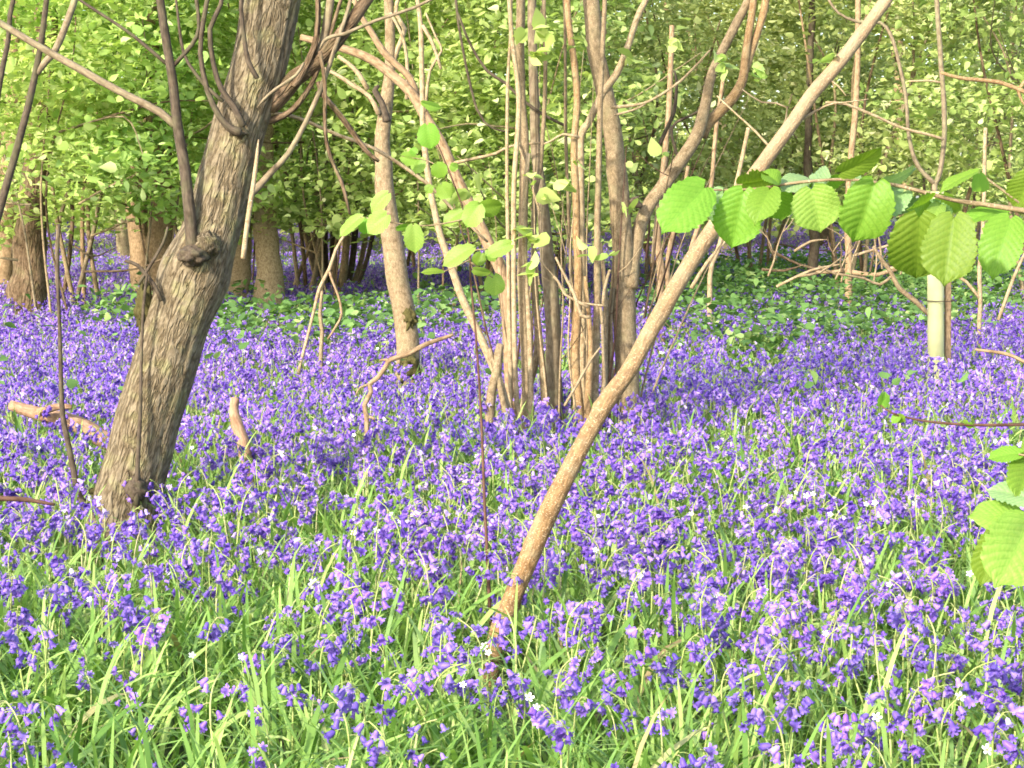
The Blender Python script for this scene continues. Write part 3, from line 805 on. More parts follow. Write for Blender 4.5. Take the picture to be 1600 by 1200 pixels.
# burl
def burl_mesh(c, rr, seed, mat, flat=1.0, amp=.35):
    nu_, nv_ = 28, 18
    V, bk = [], []
    for i_ in range(nv_ + 1):
        ph = math.pi * i_ / nv_
        for j_ in range(nu_):
            t = 2 * math.pi * j_ / nu_
            n_ = np.array([math.sin(ph) * math.cos(t), math.sin(ph) * math.sin(t), math.cos(ph)])
            k_ = 1 + amp * noise.noise(Vector(n_ * 2.2) + Vector((seed, 0, 0))) + amp * .6 * noise.noise(Vector(n_ * 5) + Vector((0, seed, 0)))
            V.append(c + n_ * rr * k_ * np.array([1, 1, flat])); bk.append(n_ * .4)
    Fc = []
    for i_ in range(nv_):
        for j_ in range(nu_):
            Fc.append([i_ * nu_ + j_, (i_ + 1) * nu_ + j_, (i_ + 1) * nu_ + (j_ + 1) % nu_, i_ * nu_ + (j_ + 1) % nu_])
    return np_mesh('burl', [(np.array(V), np.array(Fc), mat)], {'bark': np.array(bk)})
obj('burl', burl_mesh(at(324, 382, D5 - .03), np.array([.042, .045, .042]), 3.0, M['oakbark']), lt)
obj('burl', burl_mesh(at(302, 400, D5 - .05), np.array([.05, .05, .035]), 8.0, M['darkbark']), lt)
obj('moss', burl_mesh(at(153, 790, D5 + .0), np.array([.035, .05, .06]), 5.0, M['moss'], amp=.5), lt)
obj('moss', burl_mesh(at(226, 482, D5 + .06), np.array([.03, .04, .075]), 6.0, M['moss'], amp=.5), lt)
obj('knot', burl_mesh(at(373, 206, D5 + .04), np.array([.035, .04, .024]), 2.0, M['oakbark']), lt)
obj('knot', burl_mesh(at(213, 765, D5 - .10), np.array([.035, .03, .04]), 12.0, M['darkbark']), lt)
DB = D5 - .02
def br(name, pts, mat='darkbark', d=DB, d2=None, parent=lt, sides=8, **kw): return stem(name, pts, d, M[mat], parent, d2=d2, sides=sides, **kw)
b1 = br('branch', [(306, 404, 22), (300, 385, 20), (297, 333, 19), (290, 267, 18), (277, 190, 16), (270, 133, 15), (260, 67, 14), (250, 0, 13), (236, -120, 11), (225, -300, 8)])
br('branch', [(273, 196, 12), (250, 175, 13), (200, 150, 12), (133, 114, 12), (60, 72, 11), (0, 36, 11), (-120, -30, 9), (-260, -120, 6)], 'greybark')
br('twig', [(260, 100, 6), (230, 74, 6), (200, 50, 5), (150, 17, 5), (110, -10, 4)])
br('twig', [(272, 102, 7), (300, 70, 7), (311, 43, 6), (307, 0, 6), (304, -60, 5)])
br('branch', [(376, 207, 16), (362, 203, 13), (343, 183, 10), (323, 140, 9), (313, 83, 8), (318, 30, 8), (330, -40, 7), (340, -150, 5)])
br('branch', [(380, 197, 12), (365, 165, 10), (347, 140, 9), (334, 100, 8), (328, 45, 8), (345, 7, 7), (352, -60, 6)])
br('twig', [(348, 158, 6), (320, 133, 6), (293, 97, 5), (283, 67, 5), (277, 17, 4), (270, -40, 4)])
br('twig', [(402, 122, 8), (388, 95, 8), (382, 60, 7), (377, 15, 7), (380, -60, 6)])
br('branch', [(418, 168, 34), (440, 148, 31), (462, 122, 28), (477, 112, 26), (510, 82, 24), (540, 43, 22), (572, 0, 20), (620, -80, 18), (700, -220, 12)], 'brownbark', D5 + .12, sides=14)
br('branch', [(478, 116, 18), (490, 98, 15), (505, 68, 14), (513, 20, 14), (520, -40, 12), (530, -150, 9)], 'greybark', D5 + .12)
br('branch', [(458, 134, 12), (470, 118, 11), (490, 75, 10), (497, 30, 9), (494, -40, 8), (486, -150, 6)], 'brownbark', D5 + .09)
br('branch', [(405, 192, 12), (432, 186, 11), (452, 176, 10), (470, 158, 9), (488, 130, 8), (502, 95, 7), (520, 40, 6), (545, -40, 5)], 'brownbark', D5 + .12)
br('branch', [(375, 318, 14), (404, 292, 12), (425, 268, 10), (450, 240, 9), (478, 190, 8), (503, 133, 8), (522, 80, 7), (545, 10, 6), (560, -60, 5)], 'greybark', D5 + .09)
br('twig', [(498, 128, 9), (505, 148, 9), (522, 168, 9), (545, 198, 9), (572, 235, 8), (592, 252, 5)], 'brownbark', D5 + .1)
br('twig', [(500, 76, 2), (506, 64, 5), (520, 56, 6), (540, 52, 6), (587, 32, 5), (647, 12, 5), (700, -15, 4)], 'greybark', D5 + .03)
br('twig', [(500, 80, 6), (508, 130, 6), (508, 200, 6), (516, 245, 6), (533, 283, 6), (547, 335, 4)], 'brownbark', D5 + .06)
br('twig', [(405, 175, 6), (440, 178, 6), (470, 186, 6), (533, 213, 6), (587, 233, 6), (667, 287, 6), (707, 327, 5), (762, 378, 4)], 'palebark', D5 + .08, D5 + .5)
br('twig', [(402, 168, 1.5), (412, 156, 4), (430, 140, 5), (462, 118, 5), (475, 98, 4)], 'greybark', D5 + .0)
br('dead_branch', [(380, 404, 8), (384, 370, 8), (391, 320, 8), (398, 270, 7), (402, 235, 5), (404, 218, 1.5)], 'palebark', D5 - .04, D5 + .02)
br('basal_shoot', [(150, 850, 14), (135, 800, 14), (122, 772, 11), (115, 735, 10), (106, 690, 9), (98, 650, 9), (95, 580, 7), (93, 500, 6), (90, 420, 5), (92, 350, 4)], 'darkbark', D5 - .05)
br('basal_shoot', [(213, 790, 10), (215, 720, 7), (219, 640, 6), (221, 560, 5), (224, 480, 5), (230, 430, 4)], 'darkbark', D5 - .12, D5 - .06)
br('twig', [(252, 470, 7), (240, 445, 7), (215, 415, 6), (195, 408, 5)], 'darkbark', D5 - .04)
br('twig', [(217, 445, 5), (232, 420, 5), (255, 380, 5), (262, 355, 4)], 'darkbark', D5 - .04)
def foliage(name, centers, per, spread, size, mat, parent, seed, flat=.8):
    r = np.random.default_rng(seed)
    V, Fc = spray_leaves(np.array(centers), per, spread, size, r, flat)
    return obj(name, np_mesh(name, [(V, Fc, M[mat])]), parent)
def clusters(pxs, d, spread, size, parent, seed, n=3):
    for k_, (x_, y_) in enumerate(pxs):
        foliage('leaf_cluster', [at(x_, y_, d)], n, spread, size, 'leaf_sun', parent, seed * 50 + k_, .95)
def crown_centers(c, rad, n, seed):
    r = np.random.default_rng(seed); v = r.normal(0, 1, (n, 3)); v /= np.linalg.norm(v, axis=1)[:, None]
    return np.array(c) + v * np.array(rad) * (r.uniform(.25, 1, n) ** .5)[:, None]
foliage('crown', crown_centers(at(500, -700, D5) + [0, 0, .6], (1.5, 1.4, .9), 16, 4), 20, (.22, .22, .07), .07, 'leaf_mid', lt, 40)

# ------------------------------------------------------------------ slanting tan pole, centre
D6 = 4.85
sl_ = empty('slanting_hazel', ground_at(776, D6), 'bare tan hazel pole slanting up to the right across the middle of the meadow', 'tree')
stem('trunk', [(775, 1010, 27.9), (782, 980, 27.9), (797, 945, 28.8), (812, 905, 30.7), (833, 852, 32.6), (864, 785, 31.6), (908, 697, 27.2), (947, 628, 26.3), (981, 578, 26.3), (1014, 522, 26.3), (1053, 456, 26.3), (1090, 396, 25.5), (1125, 345, 24.6), (1167, 289, 23.8), (1201, 244, 22.9), (1235, 197, 22.1), (1268, 148, 22.1), (1303, 107, 21.2), (1335, 65, 20.4), (1363, 27, 19.6), (1392, -14, 18.7), (1450, -100, 17.0), (1530, -220, 14.4), (1600, -400, 10.2), (1640, -560, 6.0)],
     D6, M['polebark'], sl_, d2=D6 + .15, foot=1.0, sides=22, step=.02, wob=.09, knots=.24)
stem('dead_twig', [(1205, 233, 5), (1180, 205, 4), (1150, 178, 3), (1120, 150, 2.5)], D6 + .12, M['palebark'], sl_, sides=5, step=.03)
stem('dead_twig', [(1232, 200, 5), (1290, 165, 4), (1320, 160, 3), (1357, 155, 2)], D6 + .12, M['palebark'], sl_, sides=5, step=.03)
stem('dead_twig', [(1212, 230, 4), (1230, 168, 3), (1190, 160, 3), (1160, 140, 2)], D6 + .16, M['greybark'], sl_, sides=5, step=.03)
stem('dead_twig', [(1290, 120, 5), (1310, 135, 3), (1322, 150, 2)], D6 + .1, M['palebark'], sl_, sides=5, step=.03)
clusters([(1298, 90)], D6 + .10, (.015, .02, .015), .045, sl_, 41, 4)
foliage('crown', crown_centers(at(1590, -420, D6), (.9, .9, .5), 12, 14), 16, (.18, .18, .06), .07, 'leaf_mid', sl_, 42)

# ------------------------------------------------------------------ coppice stools and poles, middle distance
DA = 9.0
ca = empty('coppice_stool', ground_at(825, DA), 'cluster of close upright brown coppice poles with arching pale poles, left in the middle group', 'coppice stool')
def cs(pts, mat='hazelbark', d=DA, d2=None, parent=ca, name='pole', sides=10, **kw): return stem(name, pts, d, M[mat], parent, d2=d2, sides=sides, thin=.9, foot=1.1 if name in ('pole', 'stump') and pts[0][1] > 580 else 0, **kw)
cs([(812, 660, 10), (808, 633, 9), (804, 560, 9), (803, 500, 9), (803, 400, 9), (803, 300, 9), (808, 217, 9), (810, 150, 9), (800, 60, 8), (796, 0, 8), (790, -120, 7)], 'palebark', DA - .15)
cs([(826, 660, 18), (822, 580, 17), (818, 500, 17), (815, 430, 16), (817, 367, 16), (820, 233, 16), (815, 167, 16), (812, 67, 16), (813, 0, 15), (816, -150, 13), (820, -400, 8)])
cs([(830, 655, 11), (828, 573, 10), (825, 490, 10), (821, 420, 9), (818, 340, 9), (826, 240, 8)], 'palebark', DA - .08)
cs([(868, 640, 30), (865, 567, 28), (862, 490, 27), (857, 417, 26), (852, 367, 23), (846, 300, 20), (838, 233, 18), (834, 150, 17), (832, 67, 16), (830, -20, 15), (826, -200, 12)], 'greybark', DA + .2)
cs([(852, 640, 14), (847, 573, 12), (842, 520, 11), (838, 478, 9)], 'hazelbark', DA - .02)
cs([(797, 655, 9), (797, 560, 8), (795, 470, 7), (794, 380, 7), (792, 250, 6), (793, 140, 6), (797, 60, 5), (800, -20, 5)], 'palebark', DA - .1)
cs([(815, 640, 12), (838, 560, 12), (838, 480, 10), (834, 330, 9), (845, 250, 8), (852, 120, 7), (850, 0, 7)], 'hazelbark', DA + .08)
cs([(800, 655, 18), (795, 560, 20), (793, 480, 22), (785, 425, 22), (762, 380, 22), (740, 333, 21), (717, 287, 20), (693, 233, 19), (667, 187, 19), (643, 145, 18), (605, 110, 17), (570, 88, 16), (530, 74, 14), (470, 58, 11)], 'pinkbark', DA + .3, DA + .6, name='pole', sides=12)
cs([(652, 150, 13), (640, 120, 13), (617, 98, 12), (598, 80, 12), (580, 50, 11), (565, 27, 10), (550, -10, 9), (520, -100, 7)], 'pinkbark', DA + .55, name='pole')
cs([(782, 600, 14), (772, 575, 14), (743, 510, 14), (720, 460, 14), (703, 413, 13), (688, 370, 12), (677, 320, 11), (667, 260, 11), (661, 200, 10), (660, 133, 9), (658, 67, 9), (655, 20, 8), (645, -40, 7), (620, -200, 5)], 'palebark', DA - .2, name='pole')
cs([(660, 40, 8), (672, 60, 7), (681, 82, 6), (689, 108, 5)], 'palebark', DA - .2, name='dead_twig', sides=6)
cs([(664, 175, 6), (672, 110, 5), (690, 80, 4), (682, 60, 4), (665, 20, 3)], 'palebark', DA - .2, name='dead_twig', sides=6)
st_ = cs([(764, 662, 17), (767, 613, 16), (777, 580, 17), (780, 550, 15), (782, 538, 12)], 'hazelbark', DA - .3, name='stump')
cs([(776, 585, 11), (768, 560, 9), (766, 545, 6)], 'hazelbark', DA - .3, name='stump')
cs([(843, 330, 5), (815, 240, 4), (805, 215, 3)], 'palebark', DA - .05, name='dead_twig', sides=5)
cs([(710, 255, 7), (740, 248, 6), (775, 240, 6), (800, 228, 5), (860, 222, 4)], 'palebark', DA + .1, name='dead_twig', sides=6)
cs([(796, 205, 4), (770, 200, 4), (745, 170, 5), (720, 60, 5), (712, 0, 5)], 'darkbark', DA + .3, name='dead_twig', sides=6)
cs([(880, 195, 6), (850, 180, 6), (815, 155, 6), (790, 130, 6), (760, 110, 6), (735, 70, 5), (715, 20, 5)], 'darkbark', DA + .15, name='dead_twig', sides=6)
clusters([(830, 375), (842, 380), (838, 428), (832, 420), (846, 35), (852, 60), (846, 85), (800, 60), (838, 90), (830, 280), (850, 310), (725, 305), (745, 275)], DA - .2, (.02, .03, .02), .075, ca, 43)

DBB = 8.95
cb = empty('coppice_stool', ground_at(918, DBB), 'tight bundle of tan poles with antler-like dead twigs beside the grey trunk in the middle', 'coppice stool')
def cs2(pts, mat='hazelbark', d=DBB, d2=None, name='pole', sides=10, **kw): return stem(name, pts, d, M[mat], cb, d2=d2, sides=sides, thin=.9, foot=1.1 if name == 'pole' else 0, **kw)
cs2([(905, 655, 20), (903, 617, 17), (900, 587, 16), (899, 533, 17), (902, 483, 15), (903, 400, 15), (901, 383, 14), (900, 300, 13), (897, 233, 12), (902, 167, 12), (897, 100, 12), (890, 50, 11), (886, 0, 11), (880, -160, 9)], 'orangebark')
cs2([(912, 650, 16), (911, 560, 15), (909, 450, 14), (908, 367, 14), (907, 267, 13), (908, 212, 13), (920, 193, 13), (933, 163, 13), (948, 137, 13), (963, 117, 13), (977, 83, 12), (988, 50, 11), (1000, 17, 11), (1013, -8, 10), (1040, -80, 8), (1060, -200, 5)], 'palebark', DBB + .12)
cs2([(929, 655, 17), (929, 600, 14), (931, 533, 13), (933, 467, 13), (933, 400, 12), (935, 300, 11), (937, 200, 10), (940, 100, 9), (945, 0, 8), (950, -150, 6)], 'hazelbark', DBB - .05)
cs2([(945, 650, 12), (945, 590, 11), (945, 520, 10), (946, 470, 9), (943, 420, 8), (938, 380, 7)], 'hazelbark', DBB + .05)
cs2([(918, 655, 16), (920, 600, 12), (923, 540, 9), (919, 480, 8), (915, 432, 6)], 'orangebark', DBB - .1)
cs2([(895, 650, 9), (898, 560, 8), (893, 440, 7), (888, 330, 6), (884, 200, 6), (883, 60, 5), (880, -40, 5)], 'hazelbark', DBB + .3)
cs2([(955, 650, 14), (953, 560, 12), (952, 500, 11), (957, 450, 9)], 'hazelbark', DBB + .1)
for pts, w_ in (([(918, 480, 6), (897, 468, 6), (883, 460, 5), (872, 440, 5), (865, 432, 5)], 0), ([(921, 495, 7), (908, 492, 7), (897, 460, 7), (887, 440, 6), (868, 402, 4)], 0), ([(946, 478, 5), (925, 476, 4), (900, 472, 4)], 0),
                ([(936, 638, 7), (945, 598, 7), (943, 560, 6), (941, 500, 6), (938, 480, 5)], 0), ([(882, 634, 5), (896, 610, 5), (913, 580, 5), (925, 560, 4), (938, 543, 4)], 0), ([(943, 478, 7), (944, 455, 6), (950, 430, 5), (953, 422, 6)], 0)):
    cs2(pts, 'palebark', DBB - .22, name='dead_twig', sides=6, step=.03)
cs2([(905, 215, 6), (880, 210, 5), (862, 220, 4), (850, 225, 3)], 'palebark', DBB - .05, name='dead_twig', sides=6)
clusters([(905, 250), (900, 60), (870, 170), (886, 290), (915, 390), (948, 395)], DBB - .2, (.02, .03, .02), .07, cb, 44)

DC = 9.1
tc_ = empty('forked_tree', ground_at(985, DC), 'slim brown trunk leaning left with a heavy limb forking right, centre of the wood', 'tree')
def flare(L, th, rad, r2):
    return r2 + (rad[:, None] * .35 * np.exp(-L / .07)[:, None]) * (.7 + .5 * np.sin(3 * th + 2))[None]
stem('trunk', [(990, 668, 44), (984, 640, 40), (980, 583, 37), (978, 533, 36), (977, 467, 35), (973, 400, 34), (969, 350, 33), (966, 300, 32), (960, 233, 30), (950, 167, 29), (940, 117, 28), (930, 67, 27), (923, 0, 26), (912, -100, 24), (895, -260, 20), (880, -480, 12)], DC, M['hazelbark'], tc_, foot=1.1, sides=26, step=.03, knots=.14, wob=.06, disp=flare)
stem('limb', [(985, 450, 25.8), (990, 400, 23.2), (1000, 350, 21.5), (1016, 315, 21.5), (1034, 293, 21.5), (1063, 253, 21.5), (1088, 213, 20.6), (1100, 177, 17.2), (1110, 127, 15.5), (1127, 83, 14.6), (1152, 33, 13.8), (1168, 0, 12.9), (1200, -90, 11.2), (1240, -260, 6.9)], DC - .02, M['hazelbark'], tc_, d2=DC + .3, sides=16, step=.03, knots=.14)
stem('limb', [(1096, 213, 19), (1106, 194, 18), (1122, 178, 18), (1146, 153, 17), (1160, 125, 15), (1164, 95, 13), (1169, 60, 12), (1177, 0, 11), (1190, -140, 9)], DC + .2, M['orangebark'], tc_, sides=12, step=.03)
stem('branch', [(1164, 112, 12), (1174, 80, 12), (1185, 45, 12), (1197, 0, 12), (1215, -120, 9)], DC + .22, M['orangebark'], tc_, sides=10, step=.03)
stem('dead_twig', [(955, 168, 6), (980, 166, 6), (1005, 162, 5), (1033, 148, 5), (1063, 127, 5), (1087, 103, 4), (1110, 78, 3)], DC - .1, M['palebark'], tc_, sides=6, step=.03)
stem('dead_twig', [(960, 180, 4), (990, 172, 4), (1008, 163, 3)], DC - .1, M['palebark'], tc_, sides=5, step=.03)
stem('dead_twig', [(1030, 228, 7), (1040, 205, 6), (1053, 173, 6), (1057, 130, 5), (1053, 110, 3)], DC + .35, M['darkbark'], tc_, sides=6, step=.03)
stem('dead_twig', [(1060, 250, 5), (1050, 200, 5), (1080, 180, 4), (1095, 172, 4)], DC + .3, M['darkbark'], tc_, sides=6, step=.03)
stem('stub', [(990, 310, 18), (995, 318, 13), (1003, 322, 8)], DC - .05, M['darkbark'], tc_, sides=8, step=.02)
clusters([(1125, 95), (1135, 105), (1120, 118), (1188, 108), (1184, 118), (1055, 65), (1060, 40), (975, 330), (1035, 240), (985, 95), (1003, 100)], DC - .1, (.02, .03, .02), .075, tc_, 45)
foliage('crown', crown_centers(at(960, -560, DC), (1.9, 1.6, 1.0), 14, 24), 20, (.25, .25, .08), .075, 'leaf_mid', tc_, 46)

def shoots(parent, x0, x1, y0, y1, d, n, seed, lean=0, top=(60, 330), mats=('palebark', 'hazelbark', 'brownbark', 'redbark'), name='shoot'):
    r = np.random.default_rng(seed)
    for q in range(n):
        x = r.uniform(x0, x1); y = r.uniform(y0, y1); yt = r.uniform(*top); w_ = r.uniform(2.4, 4.6)
        pts = [(x, y, w_)]
        L = y - yt; xx = x; drift = r.normal(lean, .13)
        for f in (.25, .5, .75, 1.0):
            xx += drift * L * .25 + r.normal(0, 4); drift += r.normal(0, .06)
            pts.append((xx, y - L * f, w_ * (1 - .7 * f)))
        dd = d + r.uniform(-.25, .35)
        stem(name, pts, dd, M[mats[q % len(mats)]], parent, foot=1 if y > 560 else 0, sides=5, step=.08)
        if r.uniform() < .7:
            i_ = r.integers(1, 4); bx_, by_, bw = pts[i_]; sg_ = r.choice([-1, 1])
            stem('dead_twig', [(bx_, by_, bw * .8), (bx_ + sg_ * r.uniform(8, 25), by_ - r.uniform(10, 30), bw * .6), (bx_ + sg_ * r.uniform(25, 60), by_ - r.uniform(30, 75), bw * .3)], dd, M[mats[(q + 1) % len(mats)]], parent, sides=5, step=.06)
shoots(ca, 775, 880, 600, 650, DA, 9, 61, top=(20, 350))
shoots(cb, 885, 960, 600, 650, DBB, 9, 62, top=(80, 380))
shoots(tc_, 990, 1025, 400, 640, DC + .1, 8, 63, lean=.22, top=(120, 330))

# tree left of the centre, bare trunk with broken stub
DM = 11.3
tm = empty('broken_tree', ground_at(640, DM), 'straight tan trunk with dark broken stub and mossy foot, left of the centre poles', 'tree')
stem('trunk', [(641, 592, 40), (638, 570, 38), (634, 530, 37), (630, 490, 36), (622, 440, 35), (616, 400, 34), (609, 350, 31), (603, 300, 31), (599, 262, 28), (596, 230, 25), (599, 190, 23), (606, 150, 19), (609, 100, 17), (610, 50, 16), (608, 0, 15), (604, -120, 13), (600, -300, 8)], DM, M['hazelbark'], tm, foot=1.1, sides=22, step=.04, knots=.16, wob=.08, disp=flare)
stem('stub', [(604, 190, 14), (602, 178, 11), (596, 160, 10), (586, 142, 10), (592, 134, 5)], DM - .15, M['darkbark'], tm, sides=8, step=.03)
stem('branch', [(592, 178, 9), (577, 150, 7), (550, 133, 7), (522, 115, 6), (490, 100, 5)], DM - .05, M['palebark'], tm, sides=7)
stem('branch', [(574, 140, 8), (560, 115, 8), (545, 100, 7), (528, 88, 6)], DM - .05, M['palebark'], tm, sides=7)
stem('branch', [(606, 130, 9), (620, 80, 8), (632, 45, 8), (618, 20, 7), (630, -30, 6)], DM, M['palebark'], tm, sides=7)
stem('branch', [(635, 155, 6), (637, 110, 6), (630, 60, 5), (610, 20, 5)], DM - .1, M['palebark'], tm, sides=7)
obj('moss', burl_mesh(at(640, 498, DM - .05), np.array([.042, .025, .055]), 15.0, M['moss'], amp=.8), tm)
obj('moss', burl_mesh(at(640, 575, DM - .06), np.array([.06, .05, .09]), 16.0, M['moss'], amp=.5), tm)
foliage('crown', crown_centers(at(610, -330, DM), (1.6, 1.5, .8), 10, 27), 20, (.25, .25, .08), .08, 'leaf_mid', tm, 47)

# dark stems at the upper left
DL = 8.6
ls = empty('dark_sapling', ground_at(-75, DL), 'two dark slender stems rising at the left edge beside the sunlit leaves', 'sapling')
stem('trunk', [(-80, 720, 22), (-60, 560, 18), (-30, 420, 15), (0, 325, 13), (27, 233, 12), (50, 140, 11), (60, 93, 10), (70, 20, 9), (80, -80, 7)], DL, M['darkbark'], ls, sides=9)
stem('branch', [(58, 115, 10), (72, 97, 11), (88, 77, 11), (110, 20, 11), (119, -10, 10), (135, -100, 7)], DL, M['greybark'], ls, sides=9)
stem('branch', [(-55, 540, 14), (-25, 300, 10), (0, 130, 9), (13, 60, 8), (15, 23, 8), (25, -20, 7)], DL + .1, M['darkbark'], ls, sides=8)

# ------------------------------------------------------------------ tree shelter and its sapling
DS = 11.3
ts = empty('tree_shelter', ground_at(1464, DS), 'pale cream-green plastic tree shelter tube with a wooden stake, right of centre', 'tree shelter')
def shelter_mesh():
    b = at(1464, 580, DS); tp = at(1461, 300, DS)
    b[2] = 0
    rr = 12.8 / F * DS; s = 28
    th = np.arange(s) / s * 6.2832
    V, Fc = [], []
    rings = 24
    for k_ in range(rings + 1):
        f = k_ / rings
        c_ = b * (1 - f) + tp * f
        ro = rr * (1 + .012 * math.sin(f * 40)) + (.006 if k_ == rings else 0)
        for t in th: V.append([c_[0] + ro * math.cos(t), c_[1] + ro * math.sin(t), c_[2]])
    for k_ in range(rings + 1):
        f = 1 - k_ / rings
        c_ = b * (1 - f) + tp * f
        for t in th: V.append([c_[0] + (rr - .004) * math.cos(t), c_[1] + (rr - .004) * math.sin(t), c_[2] + (.004 if k_ == 0 else 0)])
    for k_ in range(2 * rings + 1):
        for j_ in range(s):
            Fc.append([k_ * s + j_, k_ * s + (j_ + 1) % s, (k_ + 1) * s + (j_ + 1) % s, (k_ + 1) * s + j_])
    return np_mesh('tube', [(np.array(V), np.array(Fc), M['shelter'])])
obj('tube', shelter_mesh(), ts)
def box_between(name, p0, p1, wx, wy, mat, parent):
    p0, p1 = np.array(p0), np.array(p1)
    V, bk = [], []
    for f in np.linspace(0, 1, 8):
        c_ = p0 * (1 - f) + p1 * f
        for sx, sy in ((-1, -.8), (-.8, -1), (.8, -1), (1, -.8), (1, .8), (.8, 1), (-.8, 1), (-1, .8)):
            V.append([c_[0] + sx * wx / 2, c_[1] + sy * wy / 2, c_[2]]); bk.append([sx * .1, sy * .1, f * 4])
    Fc = [[k_ * 8 + j_, k_ * 8 + (j_ + 1) % 8, (k_ + 1) * 8 + (j_ + 1) % 8, (k_ + 1) * 8 + j_] for k_ in range(7) for j_ in range(8)]
    V += [list(p1 + np.array([0, 0, .004]))]; bk.append([0, 0, 4])
    Fc += [[56 + j_, 56 + (j_ + 1) % 8, 64, 64] for j_ in range(8)]
    me = bpy.data.meshes.new(name)
    me.from_pydata([list(map(float, v)) for v in V], [], [f[:3] if f[2] == f[3] else f for f in Fc])
    a_ = me.attributes.new('bark', 'FLOAT_VECTOR', 'POINT'); a_.data.foreach_set('vector', np.array(bk, np.float32).ravel())
    me.materials.append(mat); me.update()
    return obj(name, me, parent)
sb = at(1482, 580, DS + .03); sb[2] = 0
box_between('stake', sb, at(1481, 345, DS + .03), .036, .03, M['pinkbark'], ts)
for yy in (360, 470):
    c_ = at(1464, yy, DS)
    th = np.linspace(0, 6.2832, 17)
    P = [[c_[0] + .019 + .085 * math.cos(t), c_[1] + .012 + .068 * math.sin(t), c_[2]] for t in th]
    tube('tie', P, [.003] * len(P), M['darkbark'], ts, sides=5, step=.02, wob=0, knots=0)
sg = empty('young_tree', at(1463, 420, DS), 'grey V-forked young tree growing out of the pale tree shelter', 'tree')
stem('trunk', [(1463, 575, 8), (1462, 420, 8), (1461, 330, 9), (1461, 286, 9)], DS, M['greybark'], sg, sides=8)
stem('stem', [(1461, 288, 8), (1468, 272, 8), (1474, 230, 8), (1475, 170, 8), (1470, 90, 8), (1464, 0, 8), (1460, -120, 6), (1455, -300, 4)], DS, M['greybark'], sg, sides=8)
stem('stem', [(1461, 288, 8), (1445, 272, 7), (1430, 250, 7), (1420, 210, 6), (1415, 150, 6), (1405, 100, 6), (1392, 55, 6), (1375, 35, 5), (1340, 34, 5), (1310, 20, 4), (1295, 0, 4)], DS, M['greybark'], sg, sides=8)
stem('branch', [(1474, 218, 5), (1450, 210, 5), (1410, 200, 5), (1365, 180, 5), (1320, 162, 5), (1290, 160, 4)], DS - .1, M['palebark'], sg, sides=6)
stem('branch', [(1473, 130, 4), (1452, 126, 4), (1420, 127, 3)], DS, M['palebark'], sg, sides=6)
foliage('crown', crown_centers(at(1440, -160, DS), (.8, .8, .5), 10, 33), 16, (.2, .2, .08), .07, 'leaf_mid', sg, 48)

# pale branch entering right
rb = empty('pale_branch', at(1680, 160, 9.5), 'pale forked branch with bare twigs entering at the upper right edge', 'branch')
stem('branch', [(1760, 190, 9), (1660, 160, 8), (1600, 143, 7), (1560, 128, 7), (1500, 122, 6), (1470, 113, 5)], 9.5, M['orangebark'], rb, sides=7)
stem('twig', [(1592, 142, 6), (1600, 128, 5), (1620, 110, 4)], 9.5, M['orangebark'], rb, sides=6)
stem('twig', [(1590, 140, 5), (1597, 158, 4), (1610, 175, 3)], 9.5, M['orangebark'], rb, sides=6)

# ------------------------------------------------------------------ deadwood on the floor
d_ = 7.5
e = empty('broken_stub', ground_at(378, d_), 'pale broken stump of a branch standing in the flowers right of the leaning trunk', 'stump')
stem('wood', [(392, 790, 22), (384, 705, 21), (378, 682, 20), (370, 660, 19), (365, 640, 15), (367, 622, 14)], d_, M['log'], e, sides=14, step=.02, knots=.2)
d_ = 8.3
e = empty('fallen_log', ground_at(80, d_), 'pinkish fallen log lying in the flowers left of the leaning trunk', 'log')
stem('trunk', [(16, 632, 16), (45, 642, 21), (80, 652, 24), (130, 668, 26), (190, 705, 30), (260, 755, 32)], d_, M['log'], e, sides=16, step=.03, knots=.25)
stem('stub', [(60, 646, 14), (88, 636, 11), (112, 636, 8)], d_ - .08, M['log'], e, sides=9, step=.03)
d_ = 8.1
e = empty('fallen_branch', ground_at(600, d_), 'crooked pinkish dead branch sticking out of the flowers before the straight trunk', 'branch')
stem('branch', [(582, 740, 9), (575, 690, 8), (573, 650, 8), (570, 632, 8), (580, 612, 7), (577, 600, 8), (590, 590, 8), (604, 570, 8), (610, 562, 8), (640, 552, 8), (665, 538, 8), (708, 523, 5)], d_ - .1, M['pinkbark'], e, sides=8, step=.02, knots=.15)
stem('twig', [(607, 562, 6), (600, 562, 4), (593, 563, 3)], d_ - .1, M['pinkbark'], e, sides=6, step=.02)
stem('twig', [(572, 652, 6), (580, 652, 5), (586, 656, 4)], d_ - .1, M['pinkbark'], e, sides=6, step=.02)
stem('twig', [(578, 600, 5), (562, 606, 4), (556, 618, 3)], d_ - .1, M['hazelbark'], e, sides=6, step=.02)
d_ = 6.0
e = empty('fallen_stick', ground_at(20, d_), 'thin brown stick lying over the grass at the left edge', 'stick')
stem('stick', [(-60, 772, 9), (0, 778, 9), (40, 780, 8), (85, 788, 5)], d_ - .25, M['redbark'], e, sides=7, step=.02)
d_ = 11.2
e = empty('bent_dead_stem', ground_at(510, d_), 'bleached bent dead stems hanging in a loose loop left of the straight trunk', 'dead stem')
stem('stem', [(458, 630, 6), (470, 565, 5), (482, 520, 5), (492, 480, 5), (500, 450, 6), (515, 420, 6), (525, 390, 5), (540, 365, 4)], d_, M['palebark'], e, sides=6)
stem('stem', [(515, 425, 5), (520, 440, 4), (528, 460, 4), (534, 490, 4), (525, 510, 4), (512, 530, 3)], d_, M['pinkbark'], e, sides=6)
stem('stem', [(502, 640, 8), (502, 545, 7), (504, 520, 7), (500, 490, 6), (503, 455, 5)], d_, M['hazelbark'], e, sides=6)

